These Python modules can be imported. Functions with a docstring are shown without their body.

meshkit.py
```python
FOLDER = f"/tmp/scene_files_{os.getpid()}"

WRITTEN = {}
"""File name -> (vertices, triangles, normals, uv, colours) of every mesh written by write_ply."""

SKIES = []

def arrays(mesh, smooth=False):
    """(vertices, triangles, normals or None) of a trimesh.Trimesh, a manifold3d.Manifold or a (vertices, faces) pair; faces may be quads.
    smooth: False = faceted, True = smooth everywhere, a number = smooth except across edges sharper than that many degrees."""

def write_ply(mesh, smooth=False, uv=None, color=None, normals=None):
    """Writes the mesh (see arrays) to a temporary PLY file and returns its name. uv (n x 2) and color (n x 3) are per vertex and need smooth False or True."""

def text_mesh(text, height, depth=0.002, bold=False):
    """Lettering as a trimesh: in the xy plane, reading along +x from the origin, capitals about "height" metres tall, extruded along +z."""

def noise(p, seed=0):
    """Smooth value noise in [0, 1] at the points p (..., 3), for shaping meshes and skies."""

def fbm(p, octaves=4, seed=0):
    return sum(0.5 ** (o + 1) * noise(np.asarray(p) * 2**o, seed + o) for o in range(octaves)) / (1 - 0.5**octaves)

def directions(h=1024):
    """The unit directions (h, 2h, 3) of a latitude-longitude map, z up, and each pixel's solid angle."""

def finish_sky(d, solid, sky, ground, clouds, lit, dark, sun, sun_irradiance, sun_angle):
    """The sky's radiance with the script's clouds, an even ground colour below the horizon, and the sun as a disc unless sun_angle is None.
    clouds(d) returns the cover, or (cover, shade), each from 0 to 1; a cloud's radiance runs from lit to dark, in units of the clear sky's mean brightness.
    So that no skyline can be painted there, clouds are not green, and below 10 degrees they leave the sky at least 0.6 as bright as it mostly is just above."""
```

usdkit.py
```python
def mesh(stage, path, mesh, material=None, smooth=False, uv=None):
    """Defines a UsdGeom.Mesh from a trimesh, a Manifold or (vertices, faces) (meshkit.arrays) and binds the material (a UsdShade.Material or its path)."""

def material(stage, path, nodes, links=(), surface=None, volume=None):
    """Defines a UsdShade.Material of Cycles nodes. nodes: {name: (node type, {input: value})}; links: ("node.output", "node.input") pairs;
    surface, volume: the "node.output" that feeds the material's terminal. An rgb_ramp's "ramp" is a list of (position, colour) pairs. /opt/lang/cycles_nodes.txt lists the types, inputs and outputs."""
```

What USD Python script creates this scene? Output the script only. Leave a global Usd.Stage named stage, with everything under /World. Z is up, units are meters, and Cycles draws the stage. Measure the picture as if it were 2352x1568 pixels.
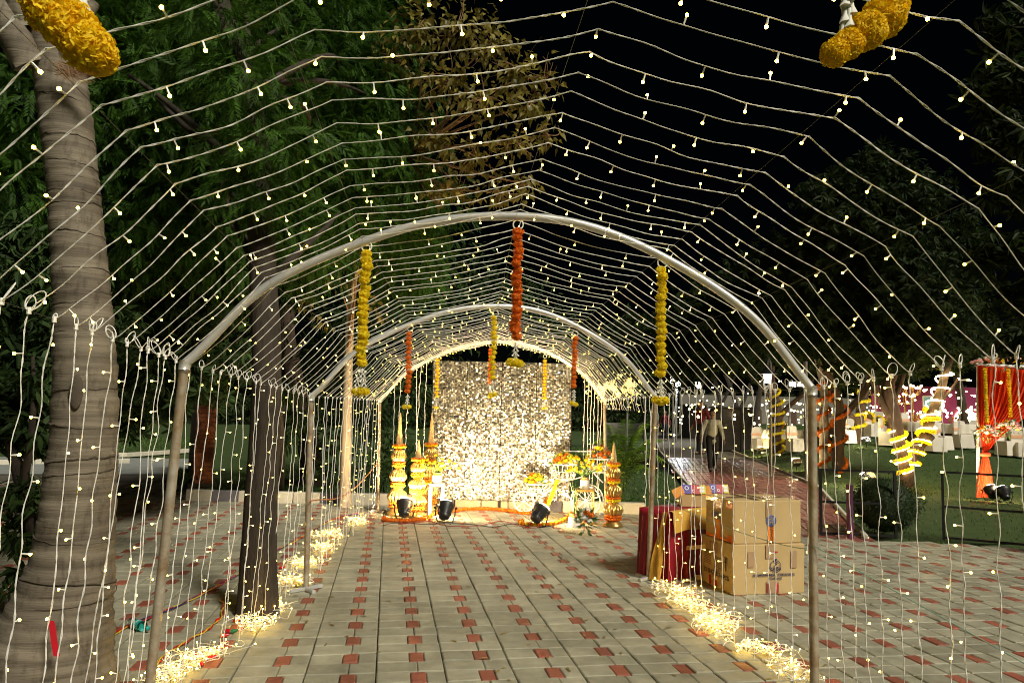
import math, random, numpy as np, trimesh, usdkit, meshkit
from pxr import Usd, UsdGeom, UsdLux, UsdShade, Gf, Sdf, Vt
stage = Usd.Stage.CreateInMemory()
UsdGeom.SetStageUpAxis(stage, 'Z'); UsdGeom.SetStageMetersPerUnit(stage, 1.0)
UsdGeom.Xform.Define(stage, '/World'); UsdGeom.Scope.Define(stage, '/World/Looks')
rng = np.random.default_rng(11)
# ------------------------------------------------------------------ camera
H, F, PITCH, ROLL, YAW = 1.72, 1695.7, .0891, .0246, -.1624
LANE, ROW, PX0, PY0 = .2581 * H, .1122 * H, -.1113 * H, 2.7916 * H
_cy, _sy = math.cos(YAW), math.sin(YAW)
FW = np.array([-_sy * math.cos(PITCH), _cy * math.cos(PITCH), math.sin(PITCH)])
_r = np.array([_cy, _sy, 0.]); _u = np.cross(_r, FW)
RT = math.cos(ROLL) * _r + math.sin(ROLL) * _u; UP = -math.sin(ROLL) * _r + math.cos(ROLL) * _u
EYE = np.array([0, 0, H])
cam = UsdGeom.Camera.Define(stage, '/World/camera')
cam.CreateHorizontalApertureAttr(36.0); cam.CreateVerticalApertureAttr(36.0 * 682 / 1024)
cam.CreateFocalLengthAttr(36.0 * F / 2352); cam.CreateClippingRangeAttr(Gf.Vec2f(.05, 600))
cam.CreateExposureAttr(0.42)
m = np.eye(4); m[0, :3], m[1, :3], m[2, :3], m[3, :3] = RT, UP, -FW, EYE
cam.AddTransformOp().Set(Gf.Matrix4d(m.tolist()))
# ------------------------------------------------------------------ night sky and the faint general light
SUN = np.array([.42, -.64, .74]); SUN /= np.linalg.norm(SUN)
el, rot = math.asin(SUN[2]), math.atan2(SUN[0], SUN[1])
dome = UsdLux.DomeLight.Define(stage, '/World/sky')
skym = usdkit.material(stage, '/World/Looks/night_sky', {'s': ('sky_texture', {'sky_type': 'single_scattering', 'sun_disc': False, 'sun_elevation': el, 'sun_rotation': rot}),
    'b': ('background_shader', {'strength': .0002})}, [('s.color', 'b.color')], surface='b.background')
UsdShade.MaterialBindingAPI.Apply(dome.GetPrim()).Bind(skym)
moon = UsdLux.DistantLight.Define(stage, '/World/general_light')
moon.CreateIntensityAttr(.72); moon.CreateAngleAttr(14.0); moon.CreateNormalizeAttr(True); moon.CreateColorAttr(Gf.Vec3f(1.0, .94, .77))
zq = Gf.Rotation(Gf.Vec3d(0, 0, 1), Gf.Vec3d(*SUN.tolist())).GetQuat()
moon.AddOrientOp().Set(Gf.Quatf(zq))
# ------------------------------------------------------------------ places: from a spot in the photograph (2352 wide) to a point
def ray(x, y): return FW + RT * ((x - 1176) / F) - UP * ((y - 784) / F)
def gr(x, y, z=0.):
    d = ray(x, y); return EYE + d * ((z - H) / d[2])
def at(x, y, Y):
    d = ray(x, y); return EYE + d * (Y / d[1])
def px(P):
    d = np.asarray(P, float) - EYE; z = d @ FW
    return 1176 + F * (d @ RT) / z, 784 - F * (d @ UP) / z
def up_to(g, y):
    """height over the point g at which the picture row y is reached"""
    a, b = 0., 15.
    for _ in range(40):
        c = (a + b) / 2
        if px(g + np.array([0, 0, c]))[1] > y: a = c
        else: b = c
    return a
V = lambda *a: np.array(a, float)
# ------------------------------------------------------------------ materials
TONED = set()
def mat(name, c1, c2=None, scale=6, rough=.6, metal=0., bump=0., bscale=40, spec=.5, rand=0., coat=0., trans=0., sub=None, detail=4, stretch=None, sheen=0., stain=0., fibre=None):
    """a principled surface: colour c1..c2 by noise, a random change of value from piece to piece, fine relief"""
    n = {'p': ('principled_bsdf', {'base_color': c1, 'roughness': rough, 'metallic': metal, 'specular_ior_level': spec, 'coat_weight': coat, 'transmission_weight': trans, 'sheen_weight': sheen}),
         't': ('texture_coordinate', {})}
    L, src = [], None
    vec = 't.object'
    if stretch is not None:
        n['mp'] = ('mapping', {'scale': stretch}); L.append(('t.object', 'mp.vector')); vec = 'mp.vector'
    if c2 is not None:
        n['n'] = ('noise_texture', {'scale': scale, 'detail': detail, 'roughness': .6}); L.append((vec, 'n.vector'))
        n['r'] = ('rgb_ramp', {'ramp': [(.3, c1), (.7, c2)]}); L.append(('n.fac', 'r.fac')); src = 'r.color'
    if stain:
        n['sn'] = ('noise_texture', {'scale': 1.7, 'detail': 6, 'roughness': .7}); n['sr'] = ('rgb_ramp', {'ramp': [(.28, (1 - stain,) * 3), (.6, (1., 1., 1.))]}); n['sm'] = ('mix', {'mix_type': 'multiply', 'fac': 1.})
        L += [('t.object', 'sn.vector'), ('sn.fac', 'sr.fac'), (src, 'sm.color1'), ('sr.color', 'sm.color2')]; src = 'sm.color'
    if fibre:
        n['fm'] = ('mapping', {'scale': fibre}); n['fn'] = ('noise_texture', {'scale': 1., 'detail': 5, 'roughness': .7}); n['fq'] = ('rgb_ramp', {'ramp': [(.30, (.48, .45, .42)), (.50, (1., 1., 1.))]}); n['fx'] = ('mix', {'mix_type': 'multiply', 'fac': 1.})
        L += [('t.object', 'fm.vector'), ('fm.vector', 'fn.vector'), ('fn.fac', 'fq.fac'), (src, 'fx.color1'), ('fq.color', 'fx.color2')]; src = 'fx.color'
    if rand:
        n['at'] = ('attribute', {'attribute': 'tone'})
        n['mr'] = ('map_range', {'from_min': 0., 'from_max': 1., 'to_min': 1 - rand, 'to_max': 1 + rand})
        n['hv'] = ('hsv', {'color': c1})
        L += [('at.fac', 'mr.value'), ('mr.result', 'hv.value')]; TONED.add('/World/Looks/' + name)
        if src: L.append((src, 'hv.color'))
        src = 'hv.color'
    if src: L.append((src, 'p.base_color'))
    if bump:
        n['bn'] = ('noise_texture', {'scale': bscale, 'detail': 5, 'roughness': .65}); n['b'] = ('bump', {'strength': bump, 'distance': .01})
        L += [(vec, 'bn.vector'), ('bn.fac', 'b.height'), ('b.normal', 'p.normal')]
    if sub:
        n['tr'] = ('translucent_bsdf', {'color': sub}); n['mx'] = ('mix_closure', {'fac': .3})
        L += [('p.BSDF', 'mx.closure1'), ('tr.BSDF', 'mx.closure2')]
        if src and rand: L.append((src, 'tr.color'))
        return usdkit.material(stage, '/World/Looks/' + name, n, L, surface='mx.closure')
    return usdkit.material(stage, '/World/Looks/' + name, n, L, surface='p.BSDF')
def glow(name, c, s):
    return usdkit.material(stage, '/World/Looks/' + name, {'e': ('emission', {'color': c, 'strength': s})}, surface='e.emission')
BULB = glow('warm_bulb', (1., .63, .06), 18.)
BULB2 = glow('warm_bulb_far', (1., .65, .08), 15.)
HEAPB = glow('warm_bulb_heap', (1., .60, .065), 34.)
LENS = glow('lamp_lens', (1., .69, .31), 540.)
LENSC = glow('curtain_lamp_lens', (1., .70, .36), 300.)
LANT = glow('lantern_glass', (1., .78, .48), 40.)
WHITEL = glow('white_street_light', (.82, .92, 1.), 420.)
FLOOD = glow('flood_glass', (1., .78, .40), 620.)
ROPE = glow('rope_light', (1., .74, .28), 26.)
STAGEL = glow('stage_light', (1., .74, .36), 16.)
STRIP = glow('arch_strip_light', (1., .82, .50), 5.)
M = dict(
    paver=mat('grey_paver', (.30, .285, .21), (.43, .41, .315), scale=7, rough=.55, bump=.35, bscale=70, rand=.15, stain=.38),
    red=mat('red_paver', (.27, .08, .05), (.36, .115, .075), scale=9, rough=.5, bump=.3, bscale=80, rand=.18, stain=.3),
    bed=mat('joint_sand', (.075, .068, .055), (.13, .115, .09), scale=20, rough=.95),
    pathb=mat('wet_path_brick', (.20, .065, .05), (.29, .10, .08), scale=5, rough=.34, bump=.3, bscale=60, rand=.2),
    road=mat('pale_road', (.20, .215, .21), (.28, .295, .29), scale=3, rough=.8, bump=.2),
    soil=mat('soil_lawn', (.020, .044, .005), (.038, .072, .009), scale=4, rough=.95, bump=.6, bscale=25),
    grass=mat('grass_blade', (.055, .125, .02), (.09, .17, .03), scale=3, rough=.6, rand=.4, sub=(.1, .2, .03)),
    steel=mat('galvanised_pipe', (.56, .57, .58), (.70, .71, .72), scale=9, rough=.36, metal=.45, bump=.08, bscale=60, stretch=(1, 1, .3)),
    rusty=mat('worn_post_pipe', (.52, .49, .42), (.30, .20, .11), scale=11, rough=.5, metal=.45, bump=.15, bscale=50),
    wire=mat('white_cable', (.90, .90, .88), rough=.35, spec=.5),
    thin=mat('thin_stay_wire', (.12, .12, .11), rough=.5),
    palm=mat('palm_bark', (.085, .066, .047), (.26, .22, .165), scale=2.4, rough=.78, bump=.8, bscale=9, stretch=(.30, .30, 6.), detail=6, fibre=(20, 20, 7)),
    palmd=mat('palm_ring_scar', (.06, .046, .034), (.10, .078, .057), scale=6, rough=.9, bump=.5),
    bark=mat('dark_bark', (.022, .016, .011), (.060, .043, .030), scale=7, rough=.9, bump=1., bscale=22, stretch=(2, 2, .4), fibre=(30, 30, 4)),
    barkl=mat('pale_bark', (.36, .29, .20), (.50, .42, .31), scale=6, rough=.85, bump=.5, bscale=30, stretch=(2, 2, .6)),
    barkm=mat('brown_bark', (.045, .028, .018), (.085, .053, .034), scale=6, rough=.9, bump=.8, bscale=24, stretch=(2, 2, .4)),
    twig=mat('twig', (.24, .13, .06), (.32, .18, .09), rough=.85),
    neem=mat('neem_leaf', (.020, .058, .005), (.050, .12, .010), scale=1.2, rough=.65, spec=.22, rand=.5, sub=(.07, .15, .03)),
    broad=mat('broad_leaf', (.030, .062, .018), (.05, .09, .024), scale=1.2, rough=.65, spec=.22, rand=.5, sub=(.06, .12, .03)),
    mango=mat('mango_leaf', (.013, .026, .006), (.024, .042, .009), scale=.8, rough=.65, spec=.22, rand=.5, sub=(.05, .1, .02)),
    heart=mat('heart_leaf', (.17, .15, .03), (.27, .225, .045), scale=2.5, rough=.45, rand=.4, sub=(.25, .24, .06)),
    fern=mat('feather_palm_leaf', (.14, .26, .03), (.19, .33, .045), scale=2, rough=.45, rand=.3, sub=(.14, .28, .05)),
    bush=mat('clipped_bush', (.022, .045, .014), (.04, .07, .02), scale=3, rough=.6, rand=.5, sub=(.05, .1, .03)),
    yel=mat('yellow_marigold', (.88, .70, .008), (.93, .78, .02), scale=60, rough=.75, bump=.3, bscale=160, rand=.10, sub=(.9, .65, .02)),
    gold=mat('golden_marigold', (.95, .63, .004), (.97, .73, .010), scale=60, rough=.75, bump=.3, bscale=160, rand=.10, sub=(.95, .6, .01)),
    org=mat('orange_marigold', (.72, .15, .006), (.85, .25, .010), scale=60, rough=.75, bump=.3, bscale=160, rand=.14, sub=(.85, .22, .01)),
    bud=mat('white_bud', (.74, .74, .66), (.80, .80, .74), scale=20, rough=.6, sheen=.2),
    sage=mat('green_leaf', (.05, .12, .03), (.08, .17, .04), rough=.5, rand=.3),
    brick=mat('red_brick', (.42, .135, .07), (.54, .19, .11), scale=12, rough=.85, bump=.5, bscale=80, rand=.18),
    mortar=mat('mortar', (.16, .12, .10), (.22, .17, .14), scale=20, rough=.95),
    kerb=mat('cream_kerb', (.50, .47, .38), (.62, .58, .48), scale=5, rough=.85, bump=.4, rand=.1),
    kerbd=mat('grey_violet_kerb', (.13, .12, .15), (.20, .19, .21), scale=5, rough=.85, bump=.4, rand=.1),
    board=mat('black_board', (.012, .012, .012), rough=.7),
    seq=mat('mirror_sequin', (.60, .595, .57), rough=.30, metal=.88, rand=.75),
    potg=mat('gilded_pot', (.56, .36, .10), (.68, .46, .16), scale=14, rough=.28, metal=.8, bump=.1),
    spire=mat('dry_reed_spire', (.50, .33, .13), (.66, .46, .20), scale=30, rough=.7, stretch=(4, 4, .25), bump=.5, bscale=60),
    white=mat('white_enamel', (.80, .80, .77), rough=.35),
    jar=mat('glazed_jar', (.76, .74, .68), rough=.22, coat=.5),
    tan=mat('tan_glaze', (.42, .22, .07), rough=.25, coat=.5),
    brass=mat('gold_frame', (.62, .42, .14), rough=.3, metal=.8),
    black=mat('black_lamp_body', (.018, .018, .02), rough=.42),
    blackm=mat('black_paint_rail', (.012, .012, .013), rough=.5),
    maroon=mat('maroon_satin', (.24, .006, .018), (.31, .010, .026), scale=3, rough=.45, bump=.1, bscale=30),
    goldcl=mat('gold_satin', (.55, .31, .05), (.64, .38, .075), scale=3, rough=.4, bump=.1, bscale=30),
    carton=mat('brown_carton', (.50, .355, .16), (.57, .415, .20), scale=3, rough=.78, bump=.12, bscale=60),
    cartond=mat('carton_inside', (.30, .20, .11), rough=.85),
    tape=mat('clear_tape', (.42, .27, .15), rough=.18, coat=.8),
    otape=mat('orange_tape', (.85, .24, .03), rough=.25, coat=.6),
    rtape=mat('red_tape', (.62, .02, .035), rough=.3, coat=.5),
    ink=mat('dark_blue_ink', (.020, .022, .10), rough=.6),
    inkb=mat('blue_ink', (.03, .10, .40), rough=.6),
    inkk=mat('black_ink', (.03, .022, .018), rough=.6),
    boxr=mat('print_red', (.55, .04, .03), (.42, .03, .10), scale=14, rough=.3, coat=.4),
    boxv=mat('print_violet', (.10, .045, .35), (.07, .07, .42), scale=14, rough=.3, coat=.4),
    boxy=mat('print_lime', (.55, .58, .03), (.70, .62, .04), scale=14, rough=.3, coat=.4),
    boxo=mat('print_orange', (.80, .30, .06), (.85, .44, .12), scale=14, rough=.3, coat=.4),
    redpl=mat('red_plastic', (.60, .012, .02), rough=.25, coat=.4),
    greenpl=mat('green_plastic', (.02, .22, .09), rough=.3),
    cabr=mat('red_wire', (.40, .02, .015), rough=.4), caby=mat('yellow_wire', (.60, .42, .03), rough=.4), cabb=mat('blue_wire', (.03, .03, .16), rough=.4),
    cabo=mat('orange_wire', (.60, .18, .05), rough=.45), twine=mat('green_twine', (.16, .30, .24), rough=.7),
    teal=mat('teal_label', (.02, .36, .33), rough=.35),
    screen=mat('woven_dark_panel', (.022, .018, .014), (.04, .032, .025), scale=8, rough=.6),
    cream=mat('chair_cover', (.70, .65, .56), (.76, .71, .62), scale=4, rough=.8),
    peach=mat('peach_sash', (.72, .38, .22), (.78, .45, .28), scale=4, rough=.5),
    brownc=mat('brown_table_skirt', (.10, .055, .035), rough=.8),
    curt=mat('orange_red_curtain', (.72, .055, .012), (.80, .085, .02), scale=3, rough=.55, sub=(.8, .08, .01)),
    magenta=mat('magenta_panel', (.22, .012, .075), (.27, .025, .10), scale=2, rough=.6),
    sky=mat('pale_blue_print', (.25, .50, .58), rough=.6),
    foil=mat('foil', (.75, .75, .76), rough=.22, metal=.95, bump=1., bscale=60),
    pink=mat('pink_flower', (.78, .30, .36), (.82, .55, .50), scale=20, rough=.7, rand=.2),
    skin=mat('skin', (.30, .155, .09), (.34, .18, .105), scale=9, rough=.55), hair=mat('black_hair', (.012, .010, .009), rough=.5),
    shirt=mat('pale_shirt', (.44, .45, .37), (.52, .53, .45), scale=5, rough=.8), dark=mat('dark_trousers', (.018, .018, .022), rough=.8),
    mshirt=mat('maroon_shirt', (.16, .012, .02), rough=.8), shoe=mat('black_shoe', (.015, .014, .013), rough=.35), eye=mat('eye_white', (.7, .7, .68), rough=.3),
    post=mat('grey_lamp_pole', (.22, .22, .23), rough=.45, metal=.4), violet=mat('purple_post', (.12, .03, .09), rough=.6),
    deadleaf=mat('dry_leaf', (.22, .15, .04), (.28, .20, .06), scale=30, rough=.8, rand=.3), stone=mat('plain_wall', (.17, .16, .14), (.24, .23, .20), scale=3, rough=.9, bump=.3))
M['glass'] = usdkit.material(stage, '/World/Looks/clear_plastic', {'t': ('transparent_bsdf', {'color': (.93, .97, .96)}), 'g': ('glossy_bsdf', {'color': (1, 1, 1), 'roughness': .06}),
    'f': ('fresnel', {'IOR': 1.5}), 'm': ('mix_closure', {})}, [('f.fac', 'm.fac'), ('t.BSDF', 'm.closure1'), ('g.BSDF', 'm.closure2')], surface='m.closure')
# ------------------------------------------------------------------ mesh helpers
def nrm(a):
    a = np.asarray(a, float); return a / (np.linalg.norm(a, axis=-1, keepdims=True) + 1e-12)
def spline(pts, n):
    """a smooth curve through pts"""
    from scipy.interpolate import CubicSpline
    p = np.asarray(pts, float)
    if len(p) < 3: return p[0] + np.linspace(0, 1, n)[:, None] * (p[-1] - p[0])
    t = np.r_[0, np.cumsum(np.linalg.norm(np.diff(p, axis=0), axis=1) ** .5 + 1e-9)]
    return CubicSpline(t, p)(np.linspace(0, t[-1], n))
def resample(p, step):
    p = np.asarray(p, float); s = np.r_[0, np.cumsum(np.linalg.norm(np.diff(p, axis=0), axis=1))]
    t = np.linspace(0, s[-1], max(2, int(s[-1] / step) + 1)); return np.stack([np.interp(t, s, p[:, k]) for k in range(p.shape[1])], 1)
def tube(path, r, n=6, caps=True):
    p = np.asarray(path, float); k = len(p); r = np.broadcast_to(np.asarray(r, float), (k,))
    t = nrm(np.gradient(p, axis=0))
    a = np.cross(t[0], [0, 0, 1.]); a = nrm(a if np.linalg.norm(a) > 1e-3 else np.cross(t[0], [1., 0, 0]))
    fr = []
    for i in range(k):
        a = nrm(a - t[i] * (a @ t[i])); fr.append((a, np.cross(t[i], a)))
    fr = np.array(fr); ang = np.arange(n) * 2 * math.pi / n
    v = p[:, None] + r[:, None, None] * (np.cos(ang)[None, :, None] * fr[:, None, 0] + np.sin(ang)[None, :, None] * fr[:, None, 1])
    i, j = np.meshgrid(np.arange(k - 1), np.arange(n), indexing='ij'); j2 = (j + 1) % n
    q = np.stack([i * n + j, i * n + j2, (i + 1) * n + j2, (i + 1) * n + j], -1).reshape(-1, 4)
    f = np.vstack([q[:, [0, 1, 2]], q[:, [0, 2, 3]]])[:, ::-1]
    v = v.reshape(-1, 3)
    if caps:
        c = len(v); v = np.vstack([v, p[0], p[-1]]); jj = np.arange(n); f = np.vstack([f, np.stack([np.full(n, c), jj, (jj + 1) % n], 1)[:, ::-1] * 1, np.stack([np.full(n, c + 1), (k - 1) * n + jj, (k - 1) * n + (jj + 1) % n], 1)])
    return v, f
def lathe(prof, n=24, c=(0, 0, 0), flute=0, depth=0.):
    """turn a profile (r, z) round the z axis; flute > 0 presses that many grooves into it"""
    pr = np.asarray(prof, float); k = len(pr); a = np.arange(n) * 2 * math.pi / n
    rr = pr[:, 0][:, None] * (1 - depth * (np.abs(np.cos(a * flute / 2)) < .35)[None]) if flute else np.repeat(pr[:, :1], n, 1)
    if flute: rr = pr[:, 0][:, None] * (1 - depth + depth * np.abs(np.sin(a * flute / 2)) ** .6)[None]
    v = np.stack([rr * np.cos(a), rr * np.sin(a), np.repeat(pr[:, 1:2], n, 1)], -1).reshape(-1, 3) + np.asarray(c, float)
    i, j = np.meshgrid(np.arange(k - 1), np.arange(n), indexing='ij'); j2 = (j + 1) % n
    q = np.stack([i * n + j, i * n + j2, (i + 1) * n + j2, (i + 1) * n + j], -1).reshape(-1, 4)
    f = np.vstack([q[:, [0, 1, 2]], q[:, [0, 2, 3]]])
    cc = len(v); v = np.vstack([v, V(0, 0, pr[0, 1]) + c, V(0, 0, pr[-1, 1]) + c]); jj = np.arange(n)
    f = np.vstack([f, np.stack([np.full(n, cc), (jj + 1) % n, jj], 1), np.stack([np.full(n, cc + 1), (k - 1) * n + jj, (k - 1) * n + (jj + 1) % n], 1)])
    return v, f
def box(c, s, ax=None, bev=0.):
    """a box at c with sizes s along the axes ax (rows), edges chamfered by bev"""
    s = np.asarray(s, float) / 2; ax = np.eye(3) if ax is None else np.asarray(ax, float)
    if bev <= 0:
        m_ = trimesh.creation.box(s * 2); v, f = np.array(m_.vertices), np.array(m_.faces)
    else:
        p = np.array([[x * (s[0] - bev * (k != 0)), y * (s[1] - bev * (k != 1)), z * (s[2] - bev * (k != 2))] for k in range(3) for x in (-1, 1) for y in (-1, 1) for z in (-1, 1)])
        h = trimesh.Trimesh(p).convex_hull; v, f = np.array(h.vertices), np.array(h.faces)
    return v @ ax + np.asarray(c, float), f
ICO = [trimesh.creation.icosphere(k) for k in range(4)]
OCT = (np.array([[1, 0, 0], [-1, 0, 0], [0, 1, 0], [0, -1, 0], [0, 0, 1], [0, 0, -1.]]), np.array([[0, 2, 4], [2, 1, 4], [1, 3, 4], [3, 0, 4], [2, 0, 5], [1, 2, 5], [3, 1, 5], [0, 3, 5]]))
def ball(c, r, sub=2, sq=(1, 1, 1)):
    return np.array(ICO[sub].vertices) * np.asarray(sq, float) * r + np.asarray(c, float), np.array(ICO[sub].faces)
def join(*ms):
    ms = [x for a in ms for x in (a if isinstance(a, list) else [a])]
    vs, fs, n = [], [], 0
    for v, f in ms:
        vs.append(v); fs.append(np.asarray(f) + n); n += len(v)
    return np.vstack(vs), np.vstack(fs)
def spread(tv, tf, pos, Rm, sc):
    """copies of a template (tv, tf) at pos, turned by the matrices Rm (rows are axes), scaled: one mesh"""
    n = len(pos); sc = np.broadcast_to(np.asarray(sc, float), (n,))
    v = np.einsum('kj,nji->nki', tv, Rm) * sc[:, None, None] + np.asarray(pos)[:, None]
    return v.reshape(-1, 3), (tf[None] + (np.arange(n) * len(tv))[:, None, None]).reshape(-1, 3)
def frames(d, roll=None):
    """turning matrices whose x axis is d"""
    d = nrm(d); n = len(d); up = rng.normal(size=(n, 3)) if roll is None else np.broadcast_to(roll, (n, 3))
    y = nrm(np.cross(up, d)); return np.stack([d, y, np.cross(d, y)], 1)
def sheet(poly, z):
    import shapely.geometry as sg
    v, f = trimesh.creation.triangulate_polygon(sg.Polygon(poly), engine='earcut')
    v = np.c_[v, np.full(len(v), z)]; f = np.asarray(f)
    nz = np.cross(v[f[:, 1]] - v[f[:, 0]], v[f[:, 2]] - v[f[:, 0]])[:, 2]; f[nz < 0] = f[nz < 0][:, ::-1]
    return v, f
# ------------------------------------------------------------------ prims
used = {}
def numbered(parent, name):
    k = used.get((parent, name), 0); used[(parent, name)] = k + 1
    return f'{parent}/{name}' + (f'_{k:03d}' if k else '')
def put(prim, **kw):
    for k, v in kw.items():
        if v: prim.SetCustomDataByKey(k, v)
    return prim
from scipy.sparse import coo_matrix
from scipy.sparse.csgraph import connected_components
trng = np.random.default_rng(5)
def tone(x, m_, f, n, smooth):
    """a random number for every loose piece of the mesh, read by the material"""
    if str(m_.GetPath()) not in TONED: return
    pv = UsdGeom.PrimvarsAPI(x)
    if smooth is False and len(f) > 60:
        f = np.asarray(f); k, lab = connected_components(coo_matrix((np.ones(len(f) * 2), (np.r_[f[:, 0], f[:, 1]], np.r_[f[:, 1], f[:, 2]])), (n, n)), False)
        pv.CreatePrimvar('tone', Sdf.ValueTypeNames.FloatArray, 'vertex').Set(Vt.FloatArray.FromNumpy(trng.random(k).astype(np.float32)[lab]))
    else: pv.CreatePrimvar('tone', Sdf.ValueTypeNames.FloatArray, 'vertex').Set(Vt.FloatArray([float(trng.random())] * len(x.GetPointsAttr().Get())))
class Part:
    def __init__(s, path, base): s.path, s.base = path, base
    def part(s, name, mesh, m_, smooth=False, label=None, kind=None):
        p = numbered(s.path, name); v, f = mesh
        m_ = m_ if isinstance(m_, UsdShade.Material) else M[m_]
        x = usdkit.mesh(stage, p, (np.asarray(v, float) - s.base, f), m_, smooth); tone(x, m_, f, len(v), smooth)
        put(x.GetPrim(), label=label, kind=kind)
        return Part(p, s.base)
def thing(name, label, cat, base=(0, 0, 0), group=None, kind=None):
    p = numbered('/World', name); x = UsdGeom.Xform.Define(stage, p); base = np.asarray(base, float)
    x.AddTranslateOp().Set(Gf.Vec3d(*base.tolist())); put(x.GetPrim(), label=label, category=cat, group=group, kind=kind)
    return Part(p, base)
def single(name, mesh, m_, label, cat, smooth=False, group=None, kind=None):
    p = numbered('/World', name); v, f = mesh; v = np.asarray(v, float); b = np.array([(v[:, 0].min() + v[:, 0].max()) / 2, (v[:, 1].min() + v[:, 1].max()) / 2, v[:, 2].min()])
    m_ = m_ if isinstance(m_, UsdShade.Material) else M[m_]
    x = usdkit.mesh(stage, p, (v - b, f), m_, smooth); tone(x, m_, f, len(v), smooth); x.AddTranslateOp().Set(Gf.Vec3d(*b.tolist()))
    put(x.GetPrim(), label=label, category=cat, group=group, kind=kind); return x
def copy(first, name, label, cat, base, rz=0., group=None, sc=1.):
    p = numbered('/World', name); x = UsdGeom.Xform.Define(stage, p); x.AddTranslateOp().Set(Gf.Vec3d(*map(float, base))); x.AddRotateZOp().Set(math.degrees(rz)); x.AddScaleOp().Set(Gf.Vec3f(sc, sc, sc))
    put(x.GetPrim(), label=label, category=cat, group=group)
    x.GetPrim().GetReferences().AddInternalReference(first); x.GetPrim().SetInstanceable(True)
ORD = 'first second third fourth fifth sixth seventh eighth ninth tenth eleventh twelfth thirteenth fourteenth fifteenth sixteenth seventeenth eighteenth nineteenth twentieth twenty-first twenty-second twenty-third twenty-fourth twenty-fifth'.split()
# ================================================================== the ground
import shapely.geometry as sg
from shapely.prepared import prep
def gxy(pts): return [tuple(gr(x, y)[:2]) for x, y in pts]
def ground(name, poly, z, m_):
    b = V(*np.mean(np.asarray(poly), 0), z); p = numbered('/World', name); v, f = sheet(poly, z)
    x = usdkit.mesh(stage, p, (v - b, f), M[m_]); x.AddTranslateOp().Set(Gf.Vec3d(*b.tolist())); put(x.GetPrim(), kind='structure')
put(dome.GetPrim(), kind='structure')
ground('ground', [(-220, -60), (240, -60), (240, 420), (-220, 420)], -.065, 'soil')
KERB = [(424, 1148), (571, 1153), (701, 1155), (819, 1158), (1018, 1162), (1284, 1175), (1484, 1181)]
PAVE = gxy([(-420, 1088), (392, 1088)] + KERB + [(1852, 1232), (1995, 1242), (2352, 1259), (2780, 1280)]) + [(7.5, 1.), (-6., 1.)]
PATH = gxy([(1500, 1183), (1852, 1232), (1997, 1242), (1882, 1120), (1748, 1063), (1666, 1030), (1605, 992), (1578, 974), (1545, 968), (1515, 985), (1502, 1010), (1511, 1037), (1540, 1075), (1578, 1118), (1585, 1150)])
ROAD = gxy([(-900, 1087), (391, 1087), (424, 1147), (470, 1120), (445, 1052), (-900, 1038)])
pave = thing('paving', None, None, kind='structure'); path = thing('garden_path', None, None, kind='structure')
pave.part('joint_bed', sheet(PAVE, -.022), 'bed'); path.part('joint_bed', sheet(PATH, -.018), 'bed')
ground('road', ROAD, -.012, 'road')
TP = np.array([[0, 1, 2], [0, 2, 3]])
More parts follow.
